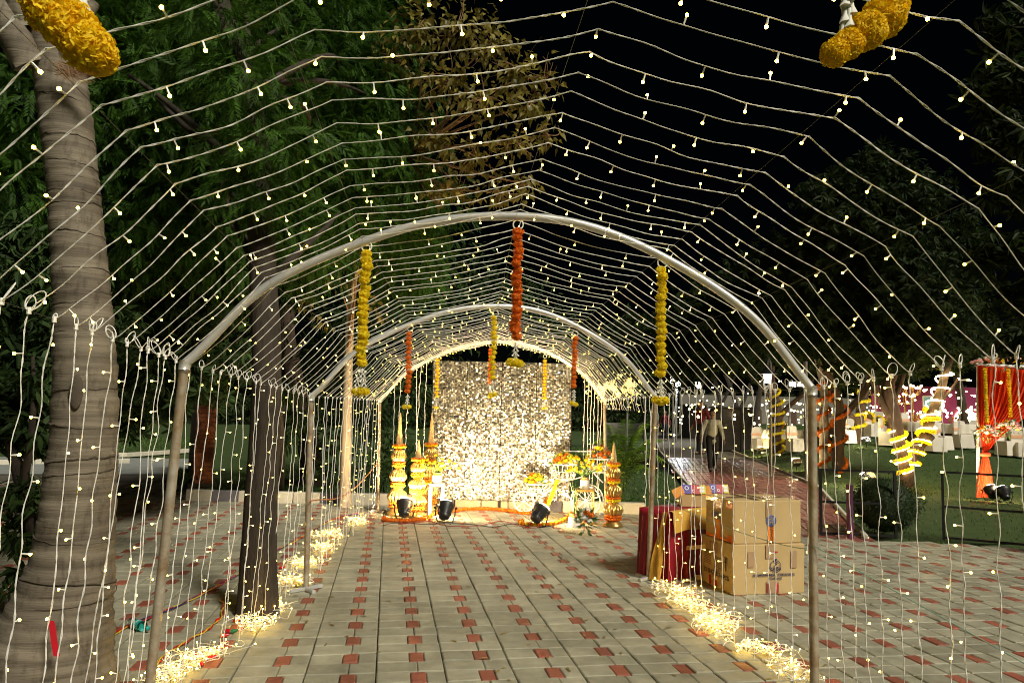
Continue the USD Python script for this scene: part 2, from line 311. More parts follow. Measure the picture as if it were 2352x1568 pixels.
def pavers(rects, top, bev=.007, deep=.03, ang=None):
    """blocks with chamfered edges; rects (n, 4): x0 x1 y0 y1; returns (n, 12, 3) and the faces of one"""
    r = np.asarray(rects, float); n = len(r); q = lambda i: np.stack([np.stack([r[:, 0] + i, r[:, 2] + i], 1), np.stack([r[:, 1] - i, r[:, 2] + i], 1), np.stack([r[:, 1] - i, r[:, 3] - i], 1), np.stack([r[:, 0] + i, r[:, 3] - i], 1)], 1)
    t = np.broadcast_to(np.asarray(top, float), (n,))[:, None, None] * np.ones((n, 4, 1)); tilt = rng.normal(0, .0016, (n, 4, 1))
    v = np.concatenate([np.concatenate([q(bev), t + tilt], 2), np.concatenate([q(0), t + tilt - bev * .8], 2), np.concatenate([q(0), t - deep], 2)], 1)
    f = [[0, 1, 2], [0, 2, 3]]
    for a in (0, 4):
        for i in range(4):
            j = (i + 1) % 4; f += [[a + i, a + 4 + i, a + 4 + j], [a + i, a + 4 + j, a + j]]
    return v, np.array(f)
def lay(parent, name, V4, f, cen, kinds, mats, most):
    """the largest in view as parts of their own, the rest joined"""
    d = np.linalg.norm(cen - EYE, axis=1); pxs = np.array([px(c) for c in cen])
    inside = (pxs[:, 0] > 0) & (pxs[:, 0] < 2352) & (pxs[:, 1] < 1568)
    order = np.argsort(d + 100 * ~inside)[:most]; one = np.zeros(len(cen), bool); one[order] = True
    for i in order: parent.part(name[kinds[i]], (V4[i], f), mats[kinds[i]])
    for k in set(kinds.tolist()):
        w = np.where(~one & (kinds == k))[0]
        if len(w): parent.part('far_' + name[k] + 's', (V4[w].reshape(-1, 3), (f[None] + (np.arange(len(w)) * V4.shape[1])[:, None, None]).reshape(-1, 3)), mats[k], kind='stuff')
PP = prep(sg.Polygon(PAVE).buffer(-.02)); rects, kinds = [], []
for l in range(-44, 40):
    x0 = PX0 + LANE * (l - .605)
    for r in range(-17, 60):
        y0 = PY0 + ROW * r; c = V(x0 + LANE / 2, y0, 0)
        if not PP.contains(sg.Point(c[0], c[1])): continue
        a, b = px(c)
        if c[1] > 0 and not (-330 < a < 2700 and b < 1900): continue
        cuts = ([(0, .49, 0), (.49, .72, 1), (.72, 1, 0)] if r % 2 == 0 else [(0, .605, 0), (.605, 1, 0)])
        for u, w, k in cuts:
            g0, g1 = (.0042 if u == 0 else .0022), (.0042 if w == 1 else .0022)
            rects.append((x0 + LANE * u + g0, x0 + LANE * w - g1, y0 + .003, y0 + ROW - .003)); kinds.append(k)
rects = np.array(rects) + rng.normal(0, .0012, (len(rects), 1)); kinds = np.array(kinds)
tops = rng.normal(0, .002, len(rects)); v4, f4 = pavers(rects, tops)
lay(pave, ['grey_paver', 'red_paver'], v4, f4, v4[:, :4].mean(1), kinds, [M['paver'], M['red']], 290)
# the brick path: blocks turned along it
PD = nrm(gr(1560, 1000) - gr(1750, 1160)) * V(1, 1, 0); PD = nrm(PD); PN = V(-PD[1], PD[0], 0); o = gr(1750, 1160)
PPath = prep(sg.Polygon(PATH)); rects = []
for i in range(-22, 45):
    for j in range(-40, 60):
        u, w = i * .31 + (.155 if j % 2 else 0), j * .155; c = o + PD * u + PN * w
        if PPath.contains(sg.Point(c[0], c[1])): rects.append((u - .15, u + .15, w - .0725, w + .0725))
v4, f4 = pavers(rects, rng.normal(.004, .003, len(rects)), .008)
v4 = o[None, None] * V(1, 1, 0) + v4[..., :1] * PD + v4[..., 1:2] * PN + v4[..., 2:] * V(0, 0, 1)
lay(path, ['path_brick'], v4, f4, v4[:, :4].mean(1), np.zeros(len(v4), int), [M['pathb']], 260)
# kerbs: long stones, every third one painted dark
def kerb(name, pts, hgt, wid, length, z0=-.03, dark=3, mats=('kerb', 'kerbd')):
    k = thing(name, None, None, kind='structure'); line = resample(np.array([gr(*p) for p in pts]), length)
    for i in range(len(line) - 1):
        a, b = line[i], line[i + 1]; d = nrm(b - a); n = V(-d[1], d[0], 0); c = (a + b) / 2 + n * (wid / 2 + .002) + V(0, 0, z0 + hgt / 2) + rng.normal(0, .003, 3)
        k.part('kerb_stone', box(c, (np.linalg.norm(b - a) - .012, wid, hgt), [d, n, V(0, 0, 1)], .012), mats[1] if dark and i % dark == 1 else mats[0])
kerb('kerb', [(x, y) for x, y in KERB], .21, .14, .46, dark=4)
kerb('road_kerb', [(-40, 1066), (120, 1063), (298, 1062)], .13, .15, .9, dark=0)
kerb('road_kerb', [(60, 1047), (250, 1050), (452, 1036)], .13, .15, .9, dark=0)
kerb('path_kerb', [(1995, 1238), (1882, 1118), (1748, 1062), (1666, 1029), (1605, 991)], .09, .07, .8, dark=0)
kerb('path_kerb', [(1505, 1012), (1513, 1036), (1542, 1075), (1580, 1118), (1587, 1150)], .09, .07, .8, dark=0)
# the lawn right of the path climbs gently towards the stage
_pe = gxy([(1995, 1240), (1882, 1119), (1748, 1063), (1666, 1030), (1605, 992)]); _pe = np.array(_pe)
def rise(x, y):
    e = np.interp(y, _pe[:, 1], _pe[:, 0]); a = np.clip((x - e) / 4., 0, 1); b = np.clip((y - 14.5) / 14., 0, 1); return 1.0 * (a * a * (3 - 2 * a)) * (b * b * (3 - 2 * b))
def grl(px_, py_):
    d = ray(px_, py_); t = np.arange(8., 90., .03); p = EYE + d * t[:, None]; k = np.argmax(p[:, 2] <= rise(p[:, 0], p[:, 1])); return p[k]
gx, gy = np.meshgrid(np.linspace(0, 1, 50), np.linspace(9.5, 75, 90)); ex_ = np.interp(gy, _pe[:, 1], _pe[:, 0]) + .08; gx = ex_ + gx ** 1.5 * 45
gv = np.stack([gx, gy, rise(gx, gy) - .052], -1).reshape(-1, 3); gi, gj = np.meshgrid(np.arange(89), np.arange(49), indexing='ij'); q = np.stack([gi * 50 + gj, gi * 50 + gj + 1, (gi + 1) * 50 + gj + 1, (gi + 1) * 50 + gj], -1).reshape(-1, 4)
LP = prep(sg.Polygon(gxy([(1500, 1183), (1484, 1181)]) + PAVE[-9:] if 0 else PAVE).buffer(.02)); keepq = np.array([not LP.contains(sg.Point(*gv[k].mean(0)[:2])) for k in q]); q = q[keepq]
gl = usdkit.mesh(stage, '/World/lawn', (gv, np.vstack([q[:, [0, 1, 2]], q[:, [0, 2, 3]]])), M['soil'], True); put(gl.GetPrim(), kind='structure')
# grass: blades on the lawns in view
def lawn(polys, n, hgt=.05):
    out = []
    for pl, k in zip(polys, n):
        P = sg.Polygon(pl); b = P.bounds; pp = prep(P); pts = []
        while len(pts) < k:
            c = rng.uniform((b[0], b[1]), (b[2], b[3]), (k * 3, 2))
            pts += [q for q in c if pp.contains(sg.Point(*q))]
        out.append(np.array(pts[:k]))
    p = np.vstack(out); m_ = len(p); a = rng.uniform(0, 6.28, m_); s = rng.uniform(.5, 1.3, m_) * hgt; w = .004 + p[:, 1] * .0006
    side = np.stack([np.cos(a), np.sin(a), 0 * a], 1) * w[:, None]; lean = np.stack([rng.normal(0, .4, m_) * s, rng.normal(0, .4, m_) * s, s], 1)
    b0 = np.c_[p, rise(p[:, 0], p[:, 1]) - .058]; v = np.stack([b0 - side, b0 + side, b0 + lean], 1).reshape(-1, 3)
    single('grass', (v, np.arange(m_ * 3).reshape(-1, 3)), 'grass', 'short green grass on the lawns behind the kerb and beside the brick path', 'grass', kind='stuff')
LB = gxy([(424, 1143), (571, 1148), (819, 1153), (1018, 1156), (1284, 1168), (1484, 1174), (1575, 1150), (1530, 1085), (1480, 1040), (1300, 1020), (900, 1040), (640, 1060), (470, 1100)])
LR = gxy([(2000, 1240), (1890, 1122), (1752, 1062), (1672, 1030), (1640, 1015), (2420, 1000), (2500, 1262), (2352, 1257)])
LL = gxy([(-60, 1030), (440, 1030), (440, 1002), (-60, 1000)])
lawn([LB, LR, LL], [14000, 30000, 6000])
# ================================================================== the four pipe arches of the tunnel
PROF = [(0, 0), (.0633, .0715), (.1265, .1327), (.2663, .2056), (.3838, .2459), (.5101, .2605), (.6244, .2514), (.7492, .2071), (.8836, .1285), (.944, .069), (1, 0)]
KN = (0, 2, 3, 5, 7, 8, 10)
class Arch: pass
def arch_of(L, R, JL, JR):
    a = Arch(); a.L, a.R, a.JL, a.JR = L, R, JL, JR; a.W = np.linalg.norm(JR - JL); a.e = (JR - JL) / a.W
    a.P = lambda s, h: a.JL + a.e * (s * a.W) + V(0, 0, h * a.W)
    a.k = [a.P(*PROF[i]) for i in KN]; a.curve = spline([a.P(*p) for p in PROF], 61); return a
AR = {}
for k, (fl, fr, jl, jr) in {1: ((337, 1640), (1871, 1640), (424, 835), (1865, 893)), 2: ((703, 1355), (1490, 1330), (714, 911), (1505, 911)), 3: ((868, 1175), (1392, 1180), (872, 919), (1388, 918))}.items():
    L, R = gr(*fl), gr(*fr); AR[k] = arch_of(L, R, at(*jl, L[1]), at(*jr, R[1]))
WL = [((57, 710), (424, 835)), ((187, 192), (627, 650)), ((745, 130), (838, 556)), ((1388, 65), (1190, 497)), ((2242, 20), (1522, 588)), ((2255, 478), (1706, 706)), ((2317, 820), (1865, 893))]
WD = []
for a, b in WL:
    n = nrm(np.cross(ray(*a), ray(*b))); d = V(.07, 1, -.045); nn = n * V(1, 0, 1); d = d - nn * (n @ d) / (nn @ nn); WD.append(d)
BACK = 3.36
k0 = [AR[1].k[i] - WD[i] * BACK for i in range(7)]
AR[0] = arch_of(k0[0] * V(1, 1, 0), k0[6] * V(1, 1, 0), k0[0], k0[6])
for k in (0, 1, 2, 3):
    a = AR[k]; t = thing('steel_arch', ['steel pipe arch right over the viewer at the tunnel mouth', 'rusty steel pipe arch nearest in view, its right post beside the cartons', 'second steel pipe arch with its cross foot among the lights on the left', 'brightly lit steel pipe arch right in front of the sequin wall'][k], 'pipe arch', a.L, group='steel pipe arches of the light tunnel')
    t.part('curved_pipe', tube(a.curve, .0255, 14), 'steel', True)
    for foot, j, nm in ((a.L, a.JL, 'left'), (a.R, a.JR, 'right')):
        p = t.part('post', tube([foot + V(0, 0, .01), foot * .5 + j * .5, j + V(0, 0, .02)], .0265, 14), 'rusty', True)
        p.part('joint_collar', tube([j - V(0, 0, .035), j + V(0, 0, .012)], .031, 14), 'steel', True)
        ring = [j + V(math.cos(q) * .033, math.sin(q) * .033, -.045 + .004 * math.sin(3 * q)) for q in np.linspace(0, 25, 60)]
        p.part('wire_tie', tube(ring, .0022, 4), 'thin')
        ft = t.part('cross_foot', box(foot + V(0, 0, .018), (.34, .038, .03), [V(.8, .6, 0), V(-.6, .8, 0), V(0, 0, 1)], .004), 'steel')
        ft.part('cross_bar', box(foot + V(0, 0, .0182), (.34, .036, .031), [V(.5, -.866, 0), V(.866, .5, 0), V(0, 0, 1)], .004), 'steel')
# stay wires that carry the strings, one line per kink
for i in range(7):
    p = [AR[k].k[i] for k in (0, 1, 2, 3)]
    single('stay_wire', tube(p, .0011, 3), 'thin', ['thin dark stay wire along the left post tops', 'thin dark stay wire low on the left shoulder of the tunnel', 'thin dark stay wire high on the left shoulder of the tunnel', 'thin dark stay wire along the ridge of the tunnel', 'thin dark stay wire high on the right shoulder of the tunnel', 'thin dark stay wire low on the right shoulder of the tunnel', 'thin dark stay wire along the right post tops'][i], 'wire', group='stay wires of the light tunnel')
# ================================================================== fairy-light strings
def wavy(p, amp, wl, seed):
    q = np.asarray(p) / wl; o = np.stack([meshkit.noise(q + 17.3 * k, seed + k) - .5 for k in range(3)], 1) * 2 * amp
    o[0] = o[-1] = 0; return np.asarray(p) + o
def strands(p, r, sep, pitch, n):
    """two strands twisted round each other"""
    s = np.r_[0, np.cumsum(np.linalg.norm(np.diff(p, axis=0), axis=1))]; t = nrm(np.gradient(p, axis=0)); a = nrm(np.cross(t, V(.31, .9, .28))); b = np.cross(t, a); ph = s / pitch * 2 * math.pi + 3 * np.sin(s * 3)
    w = sep * (.75 + .5 * np.sin(s * 5.1 + s[-1]))
    o = (np.cos(ph) * w)[:, None] * a + (np.sin(ph) * w)[:, None] * b
    return [tube(p + o, r, n), tube(p - o, r, n)]
BM = {0: (np.array(ICO[1].vertices), np.array(ICO[1].faces)), 1: (np.array(ICO[0].vertices), np.array(ICO[0].faces)), 2: OCT}
bulb_sum = 0
def bulbs_on(p, gap, lod, start=.1, down=1.):
    """stems and lamps along a cable: (stem meshes, list of lamp meshes)"""
    s = np.r_[0, np.cumsum(np.linalg.norm(np.diff(p, axis=0), axis=1))]; st, lp = [], []; x = start * rng.uniform(.5, 2)
    while x < s[-1]:
        c = np.array([np.interp(x, s, p[:, k]) for k in range(3)]); tg = nrm(np.array([np.interp(min(x + .05, s[-1]), s, p[:, k]) for k in range(3)]) - c)
        d = rng.normal(size=3) * .6 + V(0, 0, -down if rng.random() > .15 else down); d = nrm(d - tg * (d @ tg)); e = c + d * .026
        st.append(tube([c, e], [.0028, .0034], 4)); bv, bf = BM[lod]; lp.append((bv * V(1, 1, 1) * .0058 + e + d * .004, bf)); x += gap * rng.uniform(.65, 1.35)
    return st, lp
def loop_at(c, size, seed):
    a = np.linspace(.3, 5.9, 16); r2 = random.Random(seed); u = nrm(V(r2.uniform(-1, 1), r2.uniform(-1, 1), 0)); w = nrm(V(r2.uniform(-.5, .5), r2.uniform(-.5, .5), 1))
    q = c + np.outer(1 - np.cos(a), w) * size * .7 + np.outer(np.sin(a), u) * size * .42
    return tube(np.vstack([c, q, c]), .0022, 4)
def light_string(bay, idx, kinks, lod, label, group, ends, step):
    p = []
    for i in range(6):
        a, b = kinks[i], kinks[i + 1]; t = np.linspace(0, 1, max(4, int(np.linalg.norm(b - a) / step)), endpoint=(i == 5))
        sag = .030 * np.linalg.norm(b - a) * (4 * t * (1 - t)); p.append(a + (b - a) * t[:, None] - sag[:, None] * V(0, 0, 1))
    top = wavy(np.vstack(p), .011, .16, idx * 7 + bay * 100)
    side = []
    for j, e in ((kinks[0], ends[0]), (kinks[6], ends[1])):
        n = max(3, int(np.linalg.norm(e - j) / step)); t = np.linspace(0, 1, n)[:, None]
        bend = np.zeros((n, 3)); bend[:, 0] = rng.normal(0, .012) * np.sin(t[:, 0] * math.pi); side.append(wavy(j + (e - j) * t + bend, .013, .13, idx * 7 + bay * 100 + 50))
    T = thing('fairy_light_string', label, 'string lights', kinks[0] * V(1, 1, 0), group)
    cab, lamps = [], []
    for q, g in ((top, .29), (side[0], .27), (side[1], .27)):
        st, lp = bulbs_on(q, g, lod); cab += st; lamps += lp
        if lod < 2: cab += strands(q, 0.0017 if lod == 0 else .0019, .0018, .11, 4)
        else: cab += [tube(q, .0034, 3)]
    cab += [tube([kinks[0] + V(0, 0, .012), kinks[0] - V(0, 0, .012)], .008, 6), tube([kinks[6] + V(0, 0, .012), kinks[6] - V(0, 0, .012)], .008, 6)]
    if lod < 2:
        for j in (kinks[0], kinks[6]):
            for w in range(rng.integers(1, 4)): cab.append(loop_at(j, rng.uniform(.015, .06), int(rng.integers(1e6))))
    c = T.part('cable', join(cab), 'wire')
    if lod < 2:
        for l in lamps: T.part('bulb', l, BULB)
    else: T.part('bulbs', join(lamps), BULB2, kind='stuff')
RIDGE_Y = [65, 119, 170, 219, 260, 298, 328, 363, 391, 415, 431, 450, 465, 480]
ss = []
for y in RIDGE_Y:
    a, b = -BACK, 0.
    for _ in range(40):
        c = (a + b) / 2
        if px(AR[1].k[3] + WD[3] * c)[1] < y: a = c
        else: b = c
    ss.append((a + b) / 2)
gap = np.mean(np.diff(ss)); ss = [ss[0] - gap * k for k in (4, 3, 2, 1)] + ss
ss = [s for s in ss if s > -BACK + .05]
def drop(j, out, z=.02): return V(j[0] + out[0], j[1] + out[1], z)
for i, s in enumerate(ss[::-1]):
    kk = [AR[1].k[w] + WD[w] * (s + rng.normal(0, .012)) for w in range(7)]
    light_string(0, i, kk, 0, f'fairy-light string over the near tunnel bay, {ORD[i]} in front of the rusty arch', 'fairy-light strings of the near bay', (drop(kk[0], V(-.085 + rng.normal(0, .03), rng.normal(0, .04), 0)), drop(kk[6], V(.02 + rng.normal(0, .02), rng.normal(0, .04), 0))), .035)
N1 = 17
for i in range(N1):
    u = (i + .45 + rng.normal(0, .12)) / N1; kk = [AR[1].k[w] * (1 - u) + AR[2].k[w] * u for w in range(7)]
    tr = V(0, 0, 0)
    if .45 < u < .9: tr = V(-.02, -.25 * (u - .45), 0)
    light_string(1, i, kk, 1, f'fairy-light string over the middle tunnel bay, {ORD[i]} behind the rusty arch', 'fairy-light strings of the middle bay', (drop(kk[0], V(-.06 + rng.normal(0, .03), rng.normal(0, .05), 0)), drop(kk[6], V(.01, 0, 0) + tr)), .06)
N2 = 21
for i in range(N2):
    u = (i + .5 + rng.normal(0, .12)) / N2; kk = [AR[2].k[w] * (1 - u) + AR[3].k[w] * u for w in range(7)]
    light_string(2, i, kk, 2, f'fairy-light string over the far tunnel bay, {ORD[i]} behind the second pipe arch', 'fairy-light strings of the far bay', (drop(kk[0], V(-.03 + rng.normal(0, .03), rng.normal(0, .05), 0)), drop(kk[6], V(rng.normal(0, .03), 0, 0)) if i < 3 else kk[6] + V(.04, .0, -.16)), .1)
# lights wound along the last arch, and the bundle left over at its right shoulder
a3 = AR[3]
T = thing('fairy_light_string', 'dense run of fairy lights wound along the arch in front of the sequin wall', 'string lights', a3.JL)
w = a3.curve + np.c_[np.zeros(61), np.full(61, -.05), np.full(61, -.035)]; w = wavy(resample(w, .05), .02, .09, 5); st, lp = bulbs_on(w, .055, 2)
T.part('cable', join(st, [tube(w, .0035, 3)]), 'wire'); T.part('bulbs', join(lp), BULB2, kind='stuff')
T = thing('fairy_light_bundle', 'bright bundle of unused fairy lights hung up right of the far arch', 'string lights', at(1388, 905, 11.6))
cab, lam = [], []
for k in range(26):
    c = at(1378 + k * 3.7, 897 - k * .75 + rng.normal(0, 6), 11.6 + rng.normal(0, .1)); q = c + np.cumsum(rng.normal(0, .03, (14, 3)), 0); st, lp = bulbs_on(q, .05, 2); cab += st + [tube(q, .004, 3)]; lam += lp
T.part('cable', join(cab), 'wire'); T.part('bulbs', join(lam), BULB2, kind='stuff')
# drops of light in front of and beside the sequin wall
for i, x in enumerate((905, 918, 935, 952, 962, 975, 1342, 1350, 1358, 1366, 1374, 1383)):
    s_ = (x - 872) / 516; top = a3.P(s_, np.interp(s_, [p[0] for p in PROF], [p[1] for p in PROF])) + V(0, .02, -.02); q = wavy(np.linspace(top, top * V(1, 1, 0) + V(rng.normal(0, .03), 0, .35 if x > 1300 else .25), 26), .012, .1, 900 + i)
    st, lp = bulbs_on(q, .22, 2); lp = lp[::4]; T = thing('fairy_light_drop', f'fairy-light drop on the {"left" if x < 1100 else "right"} flank of the lit far arch, {ORD[i % 6]} from its left', 'string lights', top, 'fairy-light drops beside the sequin wall')
    T.part('cable', join(st, [tube(q, .0045, 4)]), 'wire'); T.part('bulbs', join(lp), BULB2, kind='stuff')
# heaps of left-over string along both sides of the tunnel floor
HEAPS = [(372, 1552, .30, 'at the foot of the rusty post, with red caps'), (478, 1508, .26, 'between the rusty post and the tree trunk'), (566, 1440, .25, 'in front of the dark tree trunk'), (614, 1408, .20, 'just right of the dark trunk base'), (664, 1338, .24, 'by the cross foot of the second arch'), (690, 1298, .26, 'behind the cross foot of the second arch'), (742, 1262, .24, 'half way between the second and the far arch on the left'), (765, 1234, .28, 'second from the far arch on the left'), (822, 1202, .36, 'beside the far arch post on the left'),
         (1545, 1362, .24, 'under the maroon table cloth'), (1592, 1392, .24, 'in front of the lower carton corner'), (1650, 1426, .26, 'second in front of the cartons'), (1662, 1452, .20, 'trailing beside the cartons'), (1738, 1497, .22, 'a round coil left of the near right post'), (1818, 1542, .24, 'at the foot of the near right post')]
for i, (x, y, r, where) in enumerate(HEAPS):
    g = gr(x, y); T = thing('fairy_light_heap', f'heap of fairy lights {where}', 'string lights', g, 'heaps of fairy lights on the tunnel floor')
    cab, lam = [], []
    for k in range(9 if y > 1280 else 8):
        c = g + V(rng.normal(0, r * .34), rng.normal(0, r * .40), .012); rr = rng.uniform(.03, .10); a0 = rng.uniform(0, 6.28); n = 26; a = a0 + np.linspace(0, rng.uniform(7, 14), n)
        q = c + np.stack([np.cos(a) * rr * (1 + .3 * np.sin(a * 1.7)), np.sin(a) * rr * (.8 + .3 * np.cos(a * 1.3)), np.abs(np.sin(a * .8 + k)) * rng.uniform(.01, .07)], 1) + np.outer(np.linspace(-1, 1, n), rng.normal(0, .06, 3) * V(1, 1, 0)); q[:, 2] = np.maximum(q[:, 2], .006)
        cab.append(tube(spline(q, 52), .0022, 3)); st, lp = bulbs_on(q, .15 if y > 1280 else .10, 1 if y > 1280 else 2, down=-.6); cab += st; lam += lp
    T.part('cable', join(cab), 'wire'); T.part('bulbs', join(lam), HEAPB, kind='stuff')
# ================================================================== marigold garlands
def ruffle(c, r, n, sub=1, sq=.78, seed=0, pet=.34):
    """a marigold head: a core covered with small curled petals"""
    g = np.random.default_rng(seed); k = np.arange(n) + .5; ph = np.arccos(1 - 2 * k / n); th = k * 2.39996 + g.uniform(0, 6)
    d = np.stack([np.cos(th) * np.sin(ph), np.sin(th) * np.sin(ph), np.cos(ph)], 1); d = nrm(d + g.normal(0, .09, d.shape))
    a = nrm(np.cross(d, g.normal(size=d.shape))); b = np.cross(d, a); w = r * pet * g.uniform(.7, 1.3, (n, 1)); o = d * r * g.uniform(.80, .98, (n, 1))
    v = np.stack([o - a * w * .5, o + a * w * .5, o + d * w * .42 + a * w * .62 + b * w * .35, o + d * w * .42 - a * w * .62 + b * w * .35], 1).reshape(-1, 3)
    f = np.array([[0, 1, 2], [0, 2, 3]])[None] + (np.arange(n) * 4)[:, None, None]
    cv, cf = ball((0, 0, 0), r * .86, sub); v, f = join((v, f.reshape(-1, 3)), (cv, cf))
    return v * V(1, 1, sq) + np.asarray(c, float), f
def bud(c, d, s):
    """a white tuberose bud: a slim trumpet along d"""
    d = nrm(np.asarray(d, float)); p = np.array([0, .35, .7, 1.])[:, None] * d * s + c; return tube(p, np.array([.06, .10, .09, .20]) * s, 6)
gseed = 0
def garland(label, Y, ring, fl0, fl1, tuft, col, nf, lod=0, rr=.03, strands_=2, group='marigold garlands hung from the pipe arches'):
    """ring, fl0 .. fl1 (flower string), tuft: pixels in the plane at depth Y"""
    global gseed
    R0, A, B, Tf = (at(*p, Y) for p in (ring, fl0, fl1, tuft)); t = thing('marigold_garland', label, 'garland', R0, group)
    a = np.linspace(0, 2 * math.pi, 20); ex = nrm(RT * V(1, 1, 0)); t.part('hanging_ring', tube(R0 + np.cos(a)[:, None] * ex * .030 + np.sin(a)[:, None] * V(0, 0, .030), .0045, 6), 'white', True)
    dn = B - A; L = np.linalg.norm(dn); mean = L / nf
    for i in range(nf):
        gseed += 1; g = np.random.default_rng(gseed); c = A + dn * (i + .5) / nf + np.r_[g.normal(0, .0045, 2), 0]; r = max(rr, mean * .62) * g.uniform(.90, 1.10)
        t.part('marigold', ruffle(c, r, 110 if lod == 0 else 46, 1, .80, gseed, .42), col)
    leaf = spread(np.array([[0, 0, 0], [.5, .18, 0], [1, 0, -.1], [.5, -.18, 0]]), np.array([[0, 1, 2], [0, 2, 3]]), A + dn * rng.uniform(.1, .95, (5, 1)), frames(rng.normal(size=(5, 3)) * V(1, 1, .4)), .04)
    t.part('leaves', leaf, 'sage')
    sp = .022 if strands_ == 2 else 0; bs = []
    H_ = B[2] - Tf[2]; n = max(4, int(H_ / .024))
    for k in range(strands_):
        ox = ex * (k - .5) * 2 * sp if strands_ == 2 else 0
        for i in range(n):
            u = (i + .5) / n; c = B + (Tf - B) * u + ox * min(1, .3 + u)
            for q in range(4):
                an = q * 1.57 + i * .8; bs.append(bud(c, V(math.cos(an) * .6, math.sin(an) * .6, -.9), .034))
    t.part('tuberose_strand', join(bs), 'bud', True)
    for k, (dx, rs) in enumerate(((-.026, .026), (.0, .029), (.027, .026)) if lod == 0 else ((-.018, .028), (.020, .028))):
        gseed += 1; t.part('tail_flower', ruffle(Tf + ex * dx + V(0, 0, rng.normal(0, .004)), rs, 110 if lod == 0 else 46, 1, .85, gseed, .42), 'yel')
Y1 = lambda x: float((lambda s: AR[1].P(s, 0)[1])(np.clip((x - 424) / 1441, 0, 1)))
Y2 = lambda x: float(AR[2].P((x - 714) / 791, 0)[1]); Y3 = lambda x: float(AR[3].P((x - 872) / 516, 0)[1])
garland('long yellow marigold garland on the left of the rusty arch, two white strands below', Y1(842), (842, 566), (842, 574), (829, 840), (828, 902), 'yel', 17)
garland('long orange marigold garland in the middle of the rusty arch', Y1(1190), (1190, 516), (1190, 524), (1185, 780), (1183, 833), 'org', 17, strands_=1)
garland('long yellow marigold garland on the right of the rusty arch', Y1(1522), (1522, 603), (1520, 612), (1518, 864), (1517, 919), 'yel', 16, strands_=1)
garland('orange garland on the left of the second arch, beside the tall spires', Y2(942), (942, 753), (940, 761), (937, 903), (934, 934), 'org', 13, 1, strands_=1)
garland('yellow garland in the middle of the second arch', Y2(1138), (1138, 720), (1136, 724), (1131, 872), (1131, 906), 'yel', 13, 1, strands_=1)
garland('orange garland on the right of the second arch', Y2(1321), (1321, 766), (1321, 772), (1318, 891), (1318, 928), 'org', 12, 1, strands_=1)
garland('short yellow garland against the left of the sequin wall', Y3(1005) + .02, (1006, 817), (1005, 823), (1003, 913), (1001, 936), 'gold', 12, 1, strands_=1)
garland('short orange garland half hidden behind a yellow one before the sequin wall', Y3(1126), (1127, 793), (1127, 799), (1125, 882), (1127, 910), 'org', 11, 1, strands_=1)
garland('short yellow garland against the right of the sequin wall', Y3(1252) + .02, (1252, 818), (1252, 825), (1251, 918), (1250, 937), 'gold', 12, 1, strands_=1)
# the two garlands right over the viewer, only their ends in view
for label, blobs, stem in (('end of a yellow garland hanging close over the viewer at the upper left', [(125, 30, .042), (160, 60, .043), (200, 108, .040), (222, 128, .033), (105, 8, .036)], [(178, -60), (176, 20)]),
                           ('end of a yellow garland close over the viewer at the upper right, white buds above', [(2030, 40, .042), (1990, 72, .038), (1948, 102, .030), (1918, 122, .028), (2050, 12, .032)], [(1946, -60), (1944, 60)])):
    Yc = 1.0; t = thing('marigold_garland', label, 'garland', at(*stem[0], Yc), 'marigold garlands hung from the pipe arches')
    for x, y, r in blobs:
        gseed += 1; t.part('tail_flower', ruffle(at(x, y, Yc + rng.normal(0, .008)), r * .82, 900, 2, .95, gseed, .17), 'gold')
    q = [bud(at(stem[0][0] + (stem[1][0] - stem[0][0]) * u + rng.normal(0, 5), stem[0][1] + (stem[1][1] - stem[0][1]) * u, Yc), V(rng.normal(0, .12), rng.normal(0, .1), -1), .045) for u in np.linspace(0, .8, 7)]
    t.part('tuberose_strand', join(q + [tube([at(*stem[0], Yc) + V(0, 0, .3), at(*stem[1], Yc)], .0015, 4)]), 'bud', True)
# ================================================================== the sequin wall
WT = [at(984, 822, 12.75), at(1302, 828, 12.25)]; WB = [at(985, 1144, 12.75), at(1300, 1141, 12.25)]
wx = nrm((WT[1] - WT[0]) * V(1, 1, 0)); wn = V(wx[1], -wx[0], 0); WW = np.linalg.norm(WT[1] - WT[0]); WH = float(np.mean([WT[0][2] - WB[0][2], WT[1][2] - WB[1][2]])); wo = WB[0].copy(); wo[2] = min(WB[0][2], WB[1][2])
T = thing('sequin_wall', 'tall glittering silver sequin wall lit from below at the tunnel end', 'backdrop', wo)
T.part('black_board', box(wo + wx * WW / 2 + V(0, 0, WH / 2) - wn * .05, (WW + .03, .05, WH + .02), [wx, wn, V(0, 0, 1)], .004), 'board')
for s in (.04, .5, .96):
    T.part('support_post', box(wo + wx * WW * s - wn * .11 + V(0, 0, WH / 2 - .1), (.05, .05, WH + .2), [wx, wn, V(0, 0, 1)]), 'blackm')
NPX, NPY = 4, 5; pw, ph_ = WW / NPX, WH / NPY; nsx = 20
